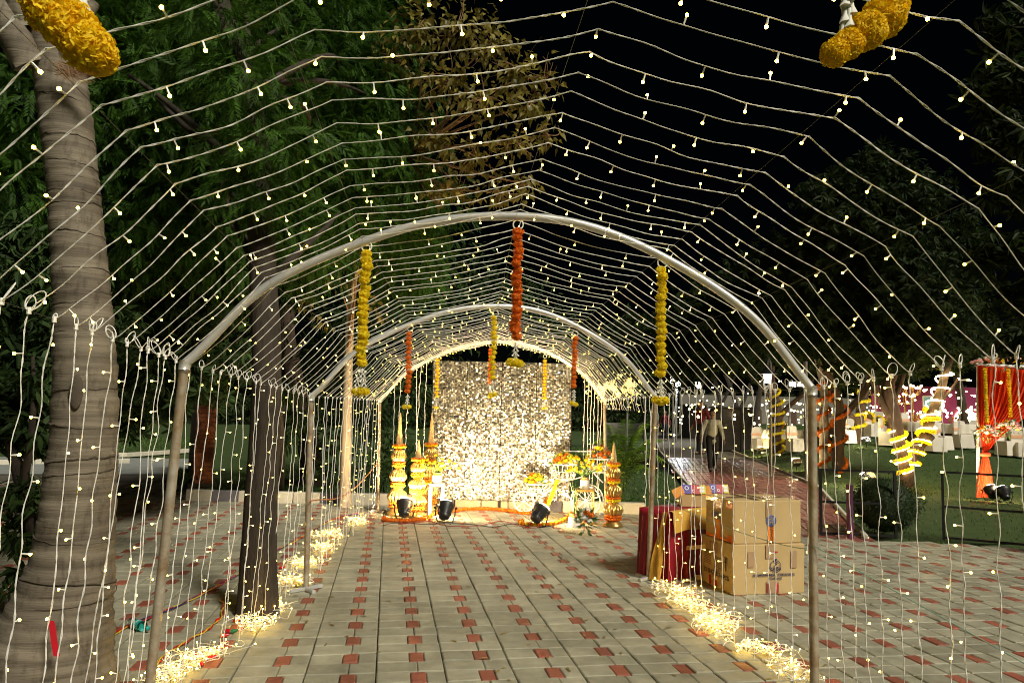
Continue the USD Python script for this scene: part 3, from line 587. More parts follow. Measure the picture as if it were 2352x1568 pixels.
for i in range(NPX):
    for j in range(NPY):
        c = wo + wx * pw * (i + .5) + V(0, 0, ph_ * (j + .5)) - wn * .012
        p = T.part('panel', box(c, (pw - .006, .016, ph_ - .006), [wx, wn, V(0, 0, 1)], .003), 'board')
        u, w = np.meshgrid((np.arange(nsx) + .5) / nsx, (np.arange(nsx) + .5) / nsx); u, w = u.ravel(), w.ravel(); n = len(u)
        cc = c + np.outer((u - .5) * (pw - .008), wx) + np.outer((w - .5) * (ph_ - .008), V(0, 0, 1)) + wn * .014
        nn = nrm(wn + np.outer(rng.normal(0, .15, n), wx) + np.outer(rng.normal(-.07, .20, n), V(0, 0, 1))); ax = nrm(np.cross(V(0, 0, 1), nn)); ay = np.cross(nn, ax); h = pw / nsx * .455
        hx = h * rng.uniform(.82, 1.04, (n, 1)); hy = h * rng.uniform(.82, 1.06, (n, 1)); v = np.stack([cc - ax * hx - ay * hy, cc + ax * hx - ay * hy, cc + ax * hx + ay * hy, cc - ax * hx + ay * hy], 1).reshape(-1, 3)
        p.part('sequins', (v, (np.array([[0, 1, 2], [0, 2, 3]])[None] + (np.arange(n) * 4)[:, None, None]).reshape(-1, 3)), 'seq', kind='stuff')
# ================================================================== lamps at its foot
def can_lamp(label, g, aim, r=.125, lens=None):
    g = np.asarray(g, float); aim = nrm(np.asarray(aim, float)); t = thing('stage_lamp', label, 'stage lamp', g, 'black lamps on the pavers')
    s = nrm(np.cross(aim, V(0, 0, 1))); o = np.cross(s, aim); c = g + V(0, 0, .20); R_ = np.stack([s, o, aim])
    v, f = lathe([(.001, -.16), (.06, -.16), (.075, -.15), (.085, -.10), (.075, -.095), (r * .86, -.02), (r, .03), (r * 1.03, .05), (r * 1.03, .075), (r * .95, .075), (r * .93, .045), (.001, .045)], 24)
    t.part('can', (v @ R_ + c, f), 'black', True)
    v, f = lathe([(.001, .0), (r * .93, .0), (r * .93, .026), (r * .78, .050), (r * .42, .068), (.001, .074)], 24); t.part('lens', (v @ R_ + c + aim * .052, f), lens or LENS)
    for k in range(8):
        a = k * math.pi / 4; d = s * math.cos(a) + o * math.sin(a); t.part('cooling_fin', box(c - aim * .07 + d * .085, (.03, .006, .08), [d, np.cross(aim, d), aim]), 'black')
    yk = [c + s * (r + .02) + aim * .03, c + s * (r + .022) - V(0, 0, .08), g + s * (r * .9) + V(0, 0, .015), g - s * (r * .9) + V(0, 0, .015), c - s * (r + .022) - V(0, 0, .08), c - s * (r + .02) + aim * .03]
    t.part('bracket', tube(yk, .009, 6), 'blackm')
    for k in (-1, 1):
        t.part('clamp_knob', ball(c + s * k * (r + .035) + aim * .02, .02, 1), 'black'); t.part('foot_bar', box(g + s * k * r * .8 + V(0, 0, .008), (.02, .24, .014), [s, nrm(np.cross(V(0, 0, 1), s)), V(0, 0, 1)]), 'black')
back = -wn
L1, L2, L3 = gr(928, 1193), gr(1022, 1200), gr(1240, 1208)
can_lamp('black stage lamp on the pavers aimed up at the two left spires', L1, V(.05, .62, 1))
can_lamp('black stage lamp on the pavers aimed at the middle of the sequin wall', L2, V(.22, .80, .9))
can_lamp('black stage lamp tilted to the right in front of the white cart', L3, V(.75, .5, .85))
# ================================================================== stacked gilded pots with a reed spire
def totem(label, g, ht, spire, lod=0, first_ring='org', w=1.):
    t = thing('pot_tower', label, 'pot tower', g, 'towers of gilded pots with reed spires'); bh = ht - spire; k = 3
    t.part('base', lathe([(.001, 0), (.155 * w, 0), (.155 * w, .02), (.15 * w, .045), (.115 * w, .065), (.10 * w, .12 * bh), (.001, .12 * bh)], 28, g), 'potg', True)
    ph = bh * .88 / k; z = .10 * bh
    rings = []
    for i in range(k):
        r = (.158, .138, .118)[i] * w; zz = z + ph * i
        t.part('pot', lathe([(.001, zz + .26 * ph), (r * .55, zz + .28 * ph), (r * .86, zz + .36 * ph), (r * 1.04, zz + .54 * ph), (r * 1.0, zz + .66 * ph), (r * .78, zz + .82 * ph), (r * .5, zz + .90 * ph), (r * .46, zz + 1.0 * ph), (.001, zz + 1.0 * ph)], 96, g, 16, .24), 'potg', 50)
        rings += [(zz + .10 * ph, r * .70, 'yel' if i else 'org'), (zz + .23 * ph, r * .68, 'org')]
    rings += [(z + ph * k + .01, .088 * w, 'gold'), (z + ph * k + .05 * bh * .6, .082 * w, first_ring)]
    global gseed
    for zz, r, c in rings:
        fl = []; n = int(2 * math.pi * r / .034)
        for q in range(n):
            gseed += 1; a = q * 2 * math.pi / n; fl.append(ruffle(V(g[0] + math.cos(a) * r, g[1] + math.sin(a) * r, g[2] + zz), .024, 34, 1, .9, gseed, .45))
        t.part('marigold_ring', join(fl), c)
    z0 = z + ph * k + .02; t.part('spire', lathe([(.001, z0), (.058 * w, z0), (.045 * w, z0 + .25 * (ht - z0)), (.028 * w, z0 + .6 * (ht - z0)), (.010, ht - .01), (.001, ht)], 30, g, 15, .14), 'spire', 40)
def tower_at(label, x, y, ytip, **kw):
    g = gr(x, y); h = up_to(g, ytip); totem(label, g, h, h * kw.pop('sp'), **kw)
tower_at('tall tower of gilded pots at the far left, its reed spire the leftmost', 911, 1182, 947, sp=.33, w=1.0)
tower_at('shorter tower of gilded pots with a small spire between the two tall ones', 956, 1186, 1009, sp=.26, w=.98)
tower_at('tall tower of gilded pots nearest the sequin wall, its spire before the left edge', 985, 1172, 947, sp=.33, w=1.0)
tower_at('tower of gilded pots with orange and yellow rings to the right of the white cart', 1408, 1209, 1016, sp=.26, w=.95)
# ================================================================== marigold ropes on the floor
def rope(label, pts, cols, r=.032, gap=.042):
    global gseed
    p = resample(spline(pts, 120), gap); t = thing('marigold_rope', label, 'garland', p[0])
    for i, c in enumerate(p):
        gseed += 1; t.part('marigold', ruffle(c + np.r_[rng.normal(0, .004, 2), 0], r * rng.uniform(.9, 1.1), 40, 1, .9, gseed, .45), cols[i % len(cols)])
rope('orange marigold rope lying in a curve before the kerb of the sequin wall', [gr(884, 1188, .03), gr(905, 1195, .03), gr(965, 1192, .03), gr(1005, 1178, .03), gr(1080, 1168, .03), gr(1160, 1171, .03), gr(1225, 1178, .03), gr(1248, 1165, .10), gr(1262, 1130, .30)], ['org'])
rope('yellow marigold rope hanging from the cart down beside the tilted lamp', [at(1278, 1105, 11.6), at(1268, 1135, 11.5), at(1256, 1165, 11.4), gr(1248, 1190, .04)], ['yel', 'gold'])
rope('orange and yellow marigold rope coiled round the foot of the tilted lamp', [gr(1200, 1195, .03), gr(1206, 1202, .03), gr(1245, 1204, .03), gr(1275, 1200, .03), gr(1300, 1190, .03), gr(1312, 1178, .05)], ['org', 'org', 'yel'])
# ================================================================== flowers, stands and the white cart
def bouquet(label, c, rx, rz, n, cols, tail=0):
    global gseed
    c = np.asarray(c, float); t = thing('flower_arrangement', label, 'flowers', c, 'flower arrangements at the sequin wall')
    for i in range(n):
        gseed += 1; a, u = i * 2.4, math.sqrt((i + .5) / n); p = c + V(math.cos(a) * u * rx, math.sin(a) * u * rx * .8, rz * (1.05 - u * u) + rng.normal(0, .012)); t.part('flower', ruffle(p, rng.uniform(.030, .045), 50, 1, .8, gseed, .5), cols[i % len(cols)])
    k = 90; d = nrm(rng.normal(size=(k, 3)) + V(0, 0, .35)); t.part('leaves', spread(np.array([[0, 0, 0], [.5, .16, .03], [1, 0, -.12], [.5, -.16, .03]]), np.array([[0, 1, 2], [0, 2, 3]]), c + d * V(rx, rx * .8, rz) * rng.uniform(.5, .95, (k, 1)), frames(d), rng.uniform(.06, .13, k)), 'sage')
def blades(c, n, h, spreadr, w=.007):
    ms = []
    for i in range(n):
        a = rng.uniform(0, 6.28); l = h * rng.uniform(.6, 1); o = rng.uniform(.1, 1) * spreadr; t = np.linspace(0, 1, 7)[:, None]
        p = c + t * V(0, 0, l) + t ** 2 * V(math.cos(a), math.sin(a), -.2) * o; s = V(-math.sin(a), math.cos(a), 0) * w * (1 - t ** 2 * .95)
        v = np.stack([p - s, p + s], 1).reshape(-1, 3); f = [];
        for k in range(6): f += [[2 * k, 2 * k + 1, 2 * k + 3], [2 * k, 2 * k + 3, 2 * k + 2]]
        ms.append((v, np.array(f)))
    return join(ms)
def stand(label, g, wid, ht, m_):
    t = thing('plant_stand', label, 'plant stand', g); ax = [wx, -wn, V(0, 0, 1)]
    for i in (-1, 1):
        for j in (-1, 1): t.part('leg', box(g + wx * i * wid / 2 + wn * j * wid / 2 + V(0, 0, ht / 2), (.022, .022, ht - .05), ax, .003), m_)
    for z in (.012, ht - .012):
        for i in (-1, 1):
            t.part('rail', box(g + wx * i * wid / 2 + V(0, 0, z), (.021, wid + .021, .021), ax, .003), m_); t.part('rail', box(g + wn * i * wid / 2 + V(0, 0, z), (wid - .022, .020, .020), ax, .003), m_)
    t.part('top_plate', box(g + V(0, 0, ht + .006), (wid + .04, wid + .04, .012), ax, .003), m_)
def jar(label, g, r, h):
    t = thing('jar', label, 'jar', g); t.part('body', lathe([(.001, 0), (r * .95, 0), (r, .012), (r, h * .68), (r * .97, h * .74), (r * .97, h * .745)], 32, g), 'jar', 40)
    t.part('neck', lathe([(r * .972, h * .742), (r * .93, h * .80), (r * .76, h * .88), (r * .72, h * .93), (r * .80, h * .97), (r * .78, h), (r * .66, h), (r * .64, h * .8), (.001, h * .8)], 32, g), 'tan', 40)
def craspedia(label, c, n, h, w, m_='gold'):
    global gseed
    t = thing('ball_flower_bunch', label, 'flowers', c)
    for i in range(n):
        a = rng.uniform(0, 6.28); u = math.sqrt(rng.uniform(0, 1)); e = c + V(math.cos(a) * w * u, math.sin(a) * w * u * .7, h * rng.uniform(.35, 1) * (1.1 - .5 * u)); gseed += 1
        s = t.part('stem', tube(spline([c, c * .5 + e * .5 + V(0, 0, .04), e], 6), .003, 4), 'sage'); s.part('flower_ball', ruffle(e, .026, 40, 1, 1., gseed, .35), m_)
    t.part('long_blades', blades(c, 9, h * 1.6, .22), 'sage')
g = gr(1342, 1200); stand('gold open frame stand behind the white grass jar', g, .26, .50, 'brass'); top = g + V(0, 0, .512)
jar('white jar with a tan neck on the gold frame stand', top, .072, .175); craspedia('bunch of yellow ball flowers in the jar on the gold stand', top + V(0, 0, .15), 34, .40, .30)
g = gr(1319, 1209); jar('white jar with a tan neck standing on the pavers by the cart', g, .088, .19); single('grass_spray', blades(g + V(0, 0, .15), 13, .62, .16), 'sage', 'long green grass blades standing in the jar on the pavers', 'grass spray')
g = gr(1001, 1186); stand('white open frame stand in the glare left of the sequin wall', g, .19, .50, 'white'); top = g + V(0, 0, .512)
jar('white jar on the glaring left stand', top, .08, .17); craspedia('yellow flowers and long grass in the jar on the left stand', top + V(0, 0, .15), 26, .30, .34)
# the white wrought-iron cart
CY = 12.0
cp = lambda x, y, o=0.: at(x, y, CY + o)
T = thing('iron_flower_cart', 'white wrought-iron tricycle cart carrying flower baskets before the sequin wall', 'flower cart', gr(1290, 1178))
def ringp(c, r, ax1, ax2, k=36): a = np.linspace(0, 2 * math.pi, k); return c + np.outer(np.cos(a) * r, ax1) + np.outer(np.sin(a) * r, ax2)
def wheel(c, r, ns, off):
    d1 = nrm(wx + wn * off); ww = T.part('wheel', tube(ringp(c, r, d1, V(0, 0, 1)), .011, 6, False), 'white', True)
    for k in range(ns):
        a = k * 2 * math.pi / ns + .3; e = c + d1 * math.cos(a) * r + V(0, 0, 1) * math.sin(a) * r; ww.part('spoke', tube([c, e], .0055, 5), 'white')
        q = c + (e - c) * .78; ww.part('scroll', tube(ringp(q + np.cross(d1, V(0, 0, 1)) * .003 + nrm(V(0, 0, 1) * math.cos(a) - d1 * math.sin(a)) * .03, .026, d1, V(0, 0, 1), 14), .004, 4, False), 'white')
    ww.part('hub', ball(c, .024, 1), 'white')
wheel(cp(1203, 1151), .165, 7, .1); wheel(cp(1352, 1146, .28), .245, 9, 0.); wheel(cp(1345, 1150, -.25), .235, 9, 0.)
fr_ = [[cp(1203, 1151), cp(1215, 1135), cp(1240, 1140), cp(1268, 1120), cp(1300, 1105)], [cp(1296, 1036), cp(1358, 1036)], [cp(1357, 1037), cp(1352, 1075), cp(1340, 1092), cp(1290, 1102)], [cp(1352, 1042), cp(1395, 1054)], [cp(1352, 1076), cp(1392, 1086)],
       [cp(1282, 1128), cp(1300, 1133), cp(1312, 1148), cp(1318, 1166)], [cp(1352, 1146, .28), cp(1345, 1150, -.25)], [cp(1345, 1148), cp(1340, 1092)], [cp(1360, 1082), cp(1372, 1095), cp(1385, 1108)]]
for q in fr_: T.part('frame_tube', tube(spline(q, 14) if len(q) > 2 else q, .010, 6), 'white', True)
def basket(c, r0, r1, h, n=14):
    b = T.part('basket', tube(ringp(c + V(0, 0, h), r1, wx, wn), .010, 6, False), 'white', True); b.part('rim', tube(ringp(c, r0, wx, wn), .009, 6, False), 'white', True); b.part('rim', tube(ringp(c + V(0, 0, h * .5), (r0 + r1) / 2 * .93, wx, wn), .006, 5, False), 'white', True)
    for k in range(n):
        a = k * 2 * math.pi / n; d = wx * math.cos(a) + wn * math.sin(a); b.part('bar', tube(spline([c + d * r0, c + d * (r0 + r1) / 2 * .90 + V(0, 0, h * .5), c + d * r1 + V(0, 0, h)], 8), .0055, 5), 'white')
        q = c + d * (r0 + r1) / 2 * .96 + V(0, 0, h * .3); b.part('scroll', tube(ringp(q, .024, np.cross(d, V(0, 0, 1)), V(0, 0, 1), 12), .004, 4, False), 'white')
B1, B2, B3 = cp(1232, 1130), cp(1297, 1099), cp(1376, 1083, .1)
basket(B1, .13, .19, .14); basket(B2, .16, .20, .235); basket(B3, .14, .21, .22)
bouquet('yellow and white flowers in the low front basket of the cart', B1 + V(0, 0, .15), .18, .13, 22, ['yel', 'yel', 'gold', 'bud', 'org'])
bouquet('yellow and orange flowers in the middle basket of the cart', B2 + V(0, 0, .25), .20, .15, 24, ['yel', 'gold', 'org', 'bud', 'gold'])
bouquet('orange, white and pink flowers in the rear basket of the cart', B3 + V(0, 0, .24), .21, .17, 24, ['org', 'bud', 'yel', 'org', 'pink'])
bouquet('small white flowers under the gold stand', gr(1345, 1198, .18), .10, .16, 12, ['bud', 'bud', 'org'])
# thin wires between the lamps
for i, (pts, c, lab) in enumerate((([(870, 1203), (905, 1196), (940, 1201), (985, 1196), (1015, 1205), (1060, 1208), (1110, 1205), (1150, 1196), (1195, 1207), (1240, 1210)], 'cabr', 'thin red wire winding on the pavers between the three stage lamps'),
                               ([(880, 1206), (930, 1200), (980, 1203), (1040, 1201), (1100, 1206), (1135, 1209), (1170, 1203), (1215, 1209)], 'blackm', 'thin black wire beside the red one between the stage lamps'))):
    single('lamp_wire', tube(spline([gr(x, y, .008) for x, y in pts], 90), .005, 5), c, lab, 'wire')
single('plug_connector', box(gr(1124, 1206, .018), (.06, .035, .03), None, .006), 'white', 'small white plug connector on the wire in front of the sequin wall', 'plug')
# ================================================================== trees on the left
LANCE = (np.array([[0, 0, 0], [.3, .13, .03], [.35, 0, -.02], [.3, -.13, .03], [.7, .10, -.03], [.7, -.10, -.03], [1, 0, -.14]]), np.array([[0, 1, 2], [0, 2, 3], [1, 4, 2], [2, 5, 3], [2, 4, 6], [2, 6, 5]]))
_hv = [[0, 0, 0], [-.10, .22, .02], [.10, .38, .05], [.40, .34, .03], [.72, .14, -.04], [1.15, 0, -.14], [.72, -.14, -.04], [.40, -.34, .03], [.10, -.38, .05], [-.10, -.22, .02], [.4, 0, -.05]]
HEART = (np.array(_hv), np.array([[10, i, i + 1] for i in range(0, 9)] + [[10, 9, 0]])[:, [0, 2, 1]])
def neem_spray(nl=13):
    ms = []
    for i in range(nl):
        u = (i // 2 + .8) / (nl // 2 + 1); side = 1 if i % 2 else -1; b = V(u, 0, -.22 * u * u); last = i == nl - 1
        d = nrm(V(.75, side * .8, -.25)) if not last else V(1, 0, -.4); l = .30 * (1 - .35 * abs(u - .5)); s = nrm(np.cross(d, V(0, 0, 1)))
        t = b + d * l; mid = b + d * l * .45
        ms.append((np.array([b, mid + s * .055 * side, t + V(.06, 0, -.02), mid - s * .035 * side]), np.array([[0, 1, 2], [0, 2, 3]])))
    ms.append((np.array([[0, -.006, 0], [0, .006, 0], [1, 0, -.22]]), np.array([[0, 1, 2]])))
    return join(ms)
def whorl(n, droop, tmpl=LANCE):
    a = np.arange(n) * 2 * math.pi / n + rng.uniform(0, .5, n); d = np.stack([np.cos(a), np.sin(a), rng.uniform(-droop, .3 - droop * .4, n)], 1)
    return spread(tmpl[0], tmpl[1], d * .06, frames(d, V(0, 0, 1)), rng.uniform(.75, 1.1, n))
SPRAY = neem_spray(); WH = whorl(8, .9); WHL = whorl(6, 1.4)
def cloud(centres, n, tmpl, size, droop=.5, shell=.55, out=None):
    """leaf templates spread through balls (x, y, z, radius): denser towards the skin, tips leaning outward and down"""
    c = np.asarray(centres, float); vol = c[:, 3] ** 2; k = rng.choice(len(c), n, p=vol / vol.sum()); d = nrm(rng.normal(size=(n, 3))); r = c[k, 3] * (shell + (1 - shell) * rng.random(n)) * (1 + rng.normal(0, .12, n))
    p = c[k, :3] + d * r[:, None] * V(1, 1, .8); h = nrm(d + rng.normal(0, .6, (n, 3)) - V(0, 0, droop)); return spread(tmpl[0], tmpl[1], p, frames(h, nrm(rng.normal(0, .5, (n, 3)) + V(0, 0, 1))), size * rng.uniform(.65, 1.3, n))
def trunk(path, r0, r1, rough=.06, n=16, step=.12, flare=0., seed=1):
    p = resample(spline(path, 60), step); u = np.linspace(0, 1, len(p)); r = r0 + (r1 - r0) * u; r = r + flare * np.exp(-u * len(p) * step / .25)
    v, f = tube(p, r, n); k = len(p) * n; c = np.repeat(p, n, 0); o = v[:k] - c; v[:k] = c + o * (1 + rough * 2 * (meshkit.fbm(v[:k] * V(6, 6, 2.2), 3, seed) - .5))[:, None]; return v, f
def limbs(start, ends, r, mid=.25, n=6):
    return join(*[tube(spline([start, start * (1 - .5) + e * .5 + rng.normal(0, mid, 3), e], 14), np.linspace(r, r * .25, 14), n) for e in ends])
# the big feather-leaved tree: trunk right of the rusty post, crown over the whole left half
def P4(x, y, Y, r): return np.r_[at(x, y, Y), r]
T = thing('feather_leaved_tree', 'tall dark tree with feathery leaves, its trunk rising between the rusty arch and second arch', 'tree', gr(592, 1400))
tp = [gr(592, 1408) - V(0, 0, .05), at(603, 1100, 6.55), at(612, 850, 6.6), at(605, 650, 6.7), at(594, 430, 6.9), at(572, 220, 7.2), at(520, 60, 7.6), at(492, -80, 8.0), at(470, -260, 8.4)]
T.part('trunk', trunk(tp, .138, .085, .10, 18, .08, .05, 3), 'bark', True)
C1 = [P4(*a) for a in [(90, 260, 8.6, .85), (30, 420, 8.4, .7), (200, 120, 9.2, 1.0), (330, 60, 9.6, 1.1), (330, 190, 9., 1.0), (300, 330, 9., .95), (430, 300, 9.2, 1.0), (440, 160, 9.6, 1.0), (560, 60, 10.2, 1.1), (700, 40, 10.8, 1.2), (640, 190, 10., 1.0), (770, 170, 10.8, 1.1), (520, 430, 9.4, .9), (400, 450, 9., .8), (690, 330, 10.4, 1.0), (800, 330, 11., 1.05), (880, 240, 11.4, 1.0), (900, 400, 11.4, 1.0),
      (650, 470, 10.2, .9), (780, 480, 11., .95), (880, 540, 12., .9), (470, 560, 9.2, .75), (180, 20, 9.2, 1.), (560, 300, 9.8, .9), (320, 560, 8.8, .65), (700, 580, 10.6, .8), (820, 60, 11.6, 1.1), (960, 480, 13., 1.0), (930, 620, 13., .9), (560, 180, 6.5, .5), (610, 330, 6.3, .45), (560, 420, 6.4, .4), (500, 60, 7., .6)]]
T.part('crown', cloud(C1, 19000, SPRAY, .21, .75, .25), 'neem')
br = [c[:3] for c in C1]; T.part('limb', limbs(tp[4], br[2:8:2], .045), 'bark', True); T.part('limb', limbs(tp[5], br[8:14], .05), 'bark', True); T.part('limb', limbs(tp[5], br[14:20:2], .05), 'bark', True); T.part('limb', limbs(tp[3], br[12:14] + br[18:20], .04), 'bark', True)
# the lit slender tree with heart-shaped leaves
T = thing('heart_leaved_tree', 'slender pale tree with yellowish heart-shaped leaves, lit from below beside the far arch', 'tree', gr(793, 1160))
tp = [gr(793, 1163) - V(0, 0, .05), at(795, 1000, 12.8), at(800, 850, 12.7), at(806, 700, 12.6), at(820, 600, 12.4), at(862, 470, 12.), at(930, 350, 11.6)]
T.part('trunk', trunk(tp, .095, .045, .05, 14, .12, .03, 8), 'barkl', True)
C2 = [P4(*a) for a in [(960, 70, 10.6, .62), (1050, 60, 10.4, .65), (1130, 100, 10.2, .62), (1190, 160, 10., .55), (1110, 230, 10., .6), (1220, 240, 9.9, .42), (1030, 190, 10.4, .6), (1180, 330, 10., .45), (1260, 310, 9.8, .32), (1090, 360, 10.4, .55), (1150, 440, 10.5, .42), (1200, 420, 10.4, .35), (1000, 320, 10.8, .5), (1250, 180, 9.9, .34), (1060, 440, 10.8, .4), (1010, 440, 11., .35), (900, 130, 10.9, .5)]]
T.part('crown', cloud(C2, 1750, HEART, .098, 1.1, .1), 'heart')
C2b = [P4(*a) for a in [(760, 640, 11.8, .30), (700, 690, 11.5, .26), (850, 700, 12.2, .25), (740, 740, 11.5, .22), (690, 620, 11.4, .3), (840, 860, 12.2, .14), (880, 730, 12.4, .2), (780, 570, 12., .3), (530, 440, 9.0, .16), (520, 420, 9.0, .13)]]
T.part('low_leaves', cloud(C2b, 210, HEART, .085, 1.1, .1), 'heart')
tw = []
for c in C2:
    s = tp[6] if c[2] > 4.2 else tp[5]; q = spline([s, s * .5 + c[:3] * .5 + rng.normal(0, .22, 3), c[:3]], 14); tw.append(tube(q, np.linspace(.028, .008, 14), 5))
    for k in range(7): e = c[:3] + nrm(rng.normal(size=3)) * c[3] * rng.uniform(.5, 1.05); tw.append(tube(spline([c[:3], (c[:3] + e) / 2 + rng.normal(0, .06, 3), e], 8), np.linspace(.009, .003, 8), 4))
T.part('twigs', join(tw), 'twig', True)
tw = []
for a, b, c_, r in [((806, 700), (835, 560), (990, 380), .018), ((800, 800), (812, 600), (778, 500), .02), ((800, 760), (840, 610), (900, 520), .014), ((803, 720), (780, 640), (770, 470), .012), ((806, 680), (900, 590), (985, 480), .011)]:
    tw.append(tube(spline([at(*a, 12.6), at(*b, 12.2), at(*c_, 11.8)], 14), np.linspace(r, r * .4, 14), 5))
T.part('limb', join(tw), 'twig', True)
# two trunks deeper in
for lab, pts, r, m_, c in (('broad brown tree trunk standing on the lawn behind the second arch on the left', [(720, 1105), (708, 1020), (690, 930), (668, 830), (660, 700)], .26, 'barkm', [(640, 640, 14.5, 1.), (720, 560, 14.5, 1.1), (600, 740, 14.5, .8)]),
                           ('leaning dark tree trunk with creeper left of the broad brown trunk', [(640, 1070), (645, 1000), (652, 930), (664, 860), (700, 780)], .085, 'bark', [(660, 900, 13.6, .35), (650, 1000, 13.6, .35), (690, 960, 13.8, .35), (760, 830, 14.8, .7)])):
    T = thing('background_tree', lab, 'tree', gr(*pts[0])); Yb = gr(*pts[0])[1]
    T.part('trunk', trunk([gr(*pts[0]) - V(0, 0, .08)] + [at(x, y, Yb) for x, y in pts[1:]], r, r * .6, .1, 14, .15, r * .3, 5), m_, True); T.part('crown', cloud([P4(*q) for q in c], 1600, LANCE, .15, .6, .2), 'broad')
# dense dark wall of leaves behind the tunnel on the left
T = thing('dark_shrub_bank', 'bank of dark shrubs and small trees filling the back left behind the tunnel', 'shrubs', gr(800, 1120), kind='stuff')
C3 = [P4(*a) for a in [(780, 900, 16, .8), (840, 960, 16, .8), (760, 1010, 16.2, .6), (850, 850, 16.5, 1.), (830, 720, 16.5, 1.1), (920, 700, 16.5, 1.2), (940, 900, 15.5, .9), (900, 1000, 15.2, .7), (1000, 760, 17., 1.1), (960, 560, 17, 1.2), (1080, 660, 17.5, 1.2), (1180, 700, 18, 1.1), (1330, 790, 18, 1.), (1420, 870, 18., .9), (1250, 760, 18., .9), (740, 1070, 15., .45), (860, 1075, 14.6, .5), (930, 1080, 14.2, .45)]]
T.part('leaves', cloud(C3, 9000, LANCE, .17, .5, .2), 'broad')
# big-leaved small tree beside the palm, leaves overhanging the brick wall
T = thing('broad_leaved_tree', 'small tree with broad dark leaves and thin dark stems beside the palm trunk', 'tree', gr(86, 1370))
tp = [gr(86, 1375) - V(0, 0, .05), at(78, 1230, 6.2), at(52, 1120, 6.2), at(25, 1010, 6.3), at(10, 880, 6.5)]
T.part('trunk', trunk(tp, .07, .035, .08, 12, .1, .02, 4), 'bark', True)
T.part('limb', tube(spline([tp[2], at(75, 960, 6.2), at(75, 820, 6.4)], 14), np.linspace(.035, .015, 14), 6), 'bark', True)
C4 = [P4(*a) for a in [(30, 560, 7.2, .5), (100, 620, 7.2, .5), (20, 700, 6.8, .5), (100, 760, 6.8, .5), (40, 850, 6.6, .45), (110, 900, 6.4, .35), (20, 960, 6.4, .35), (70, 1000, 6.3, .2), (60, 1140, 6.2, .22), (20, 1230, 6.2, .22), (95, 1240, 6.1, .18), (50, 1320, 6.1, .18), (240, 760, 7.6, .4)]]
T.part('crown', cloud(C4, 900, WHL, .15, .7, .2), 'broad')
T = thing('overhanging_tree', 'large-leaved branches hanging down over the red brick wall', 'tree', at(480, 1040, 12.))
C5 = [P4(*a) for a in [(300, 640, 9.5, .6), (400, 620, 9.6, .6), (360, 740, 9.8, .65), (470, 720, 10., .6), (540, 640, 10.4, .6), (330, 850, 9.8, .6), (440, 850, 10.2, .65), (520, 820, 10.6, .6), (400, 930, 10.4, .35), (470, 900, 10.8, .3), (300, 960, 10., .35), (260, 700, 9.4, .5)]]
T.part('crown', cloud(C5, 1500, WHL, .16, .9, .2), 'broad'); T.part('limb', limbs(at(560, 560, 10.5), [c[:3] for c in C5[::2]], .03), 'bark', True)
T.part('trunk', trunk([gr(640, 1135), at(635, 900, 12.6), at(600, 700, 11.6), at(560, 560, 10.5)], .08, .04, .08, 10, .15), 'bark', True)
# ------------------------------------------------------------------ the ringed palm trunk in front
T = thing('palm_tree', 'large ringed palm trunk with a flared root foot at the front left', 'palm tree', gr(115, 1545))
YB = 4.75; cl = [(112, 1590, 132), (120, 1480, 110), (150, 1370, 88), (172, 1250, 72), (185, 1100, 66), (195, 960, 62), (194, 820, 58), (190, 700, 54), (180, 560, 51), (168, 420, 49), (152, 280, 50), (135, 160, 50), (118, 60, 48), (100, -60, 46), (85, -180, 44)]
P = np.array([at(x, y, YB + .1 * (1590 - y) / 1590) for x, y, w in cl]); Rr = np.array([w / F * (YB + .2) for *_, w in cl]); P[0, 2] = min(P[0, 2], -.02)
from scipy.interpolate import CubicSpline
tt = np.r_[0, np.cumsum(np.linalg.norm(np.diff(P, axis=0), axis=1))]; s = np.arange(0, tt[-1], .018); pp_ = CubicSpline(tt, P)(s); rr_ = np.interp(s, tt, Rr)
ringp_ = np.cumsum(rng.uniform(.05, .10, 90)); ph = np.array([np.min(np.abs(ringp_ - q)) for q in s]); saw = np.array([(q - ringp_[ringp_ <= q].max()) if (ringp_ <= q).any() else 0 for q in s])
rr_ = rr_ * (1 + .05 * np.clip(saw / .08, 0, 1) - .02)
v, f = tube(pp_, rr_, 40); k = len(pp_) * 40; c = np.repeat(pp_, 40, 0); o = v[:k] - c; v[:k] = c + o * (1 + .10 * (meshkit.fbm(v[:k] * V(5, 5, 9), 4, 2) - .5) + .05 * (meshkit.noise(v[:k] * V(3, 3, 2), 9) - .5))[:, None]
pt = T.part('trunk', (v, f), 'palm', True)
for q in range(7, 60):
    z = ringp_[q]
    if z > tt[-1] - .1 or rng.random() < .72: continue
    c0 = CubicSpline(tt, P)(z); r = np.interp(z, tt, Rr) * 1.018; tl = rng.uniform(-.12, .12, 2); a = np.linspace(0, 2 * math.pi, 36); lp_ = c0 + np.stack([np.cos(a) * r, np.sin(a) * r, np.cos(a) * tl[0] * r + np.sin(a) * tl[1] * r + rng.normal(0, .003, 36)], 1); lp_[-1] = lp_[0]
    pt.part('ring_scar', tube(lp_, rng.uniform(.002, .005), 4, False), 'palmd')
for a, b, r in (((70, 150), (-20, -40), .10), ((60, 60), (30, -90), .09), ((150, 140), (215, 10), .05)):
    T.part('frond_base', tube(spline([at(*a, YB), at((a[0] + b[0]) / 2 - 6, (a[1] + b[1]) / 2, YB - .05), at(*b, YB)], 12), np.linspace(r, r * .7, 12), 10), 'palm', True)
T.part('fibre_sheath', join([tube(spline([at(150 + rng.normal(0, 22), 150 + rng.normal(0, 10), YB - .16), at(170 + rng.normal(0, 28), 178 + rng.normal(0, 10), YB - .18)], 5), .002, 3) for _ in range(60)]), 'twig')
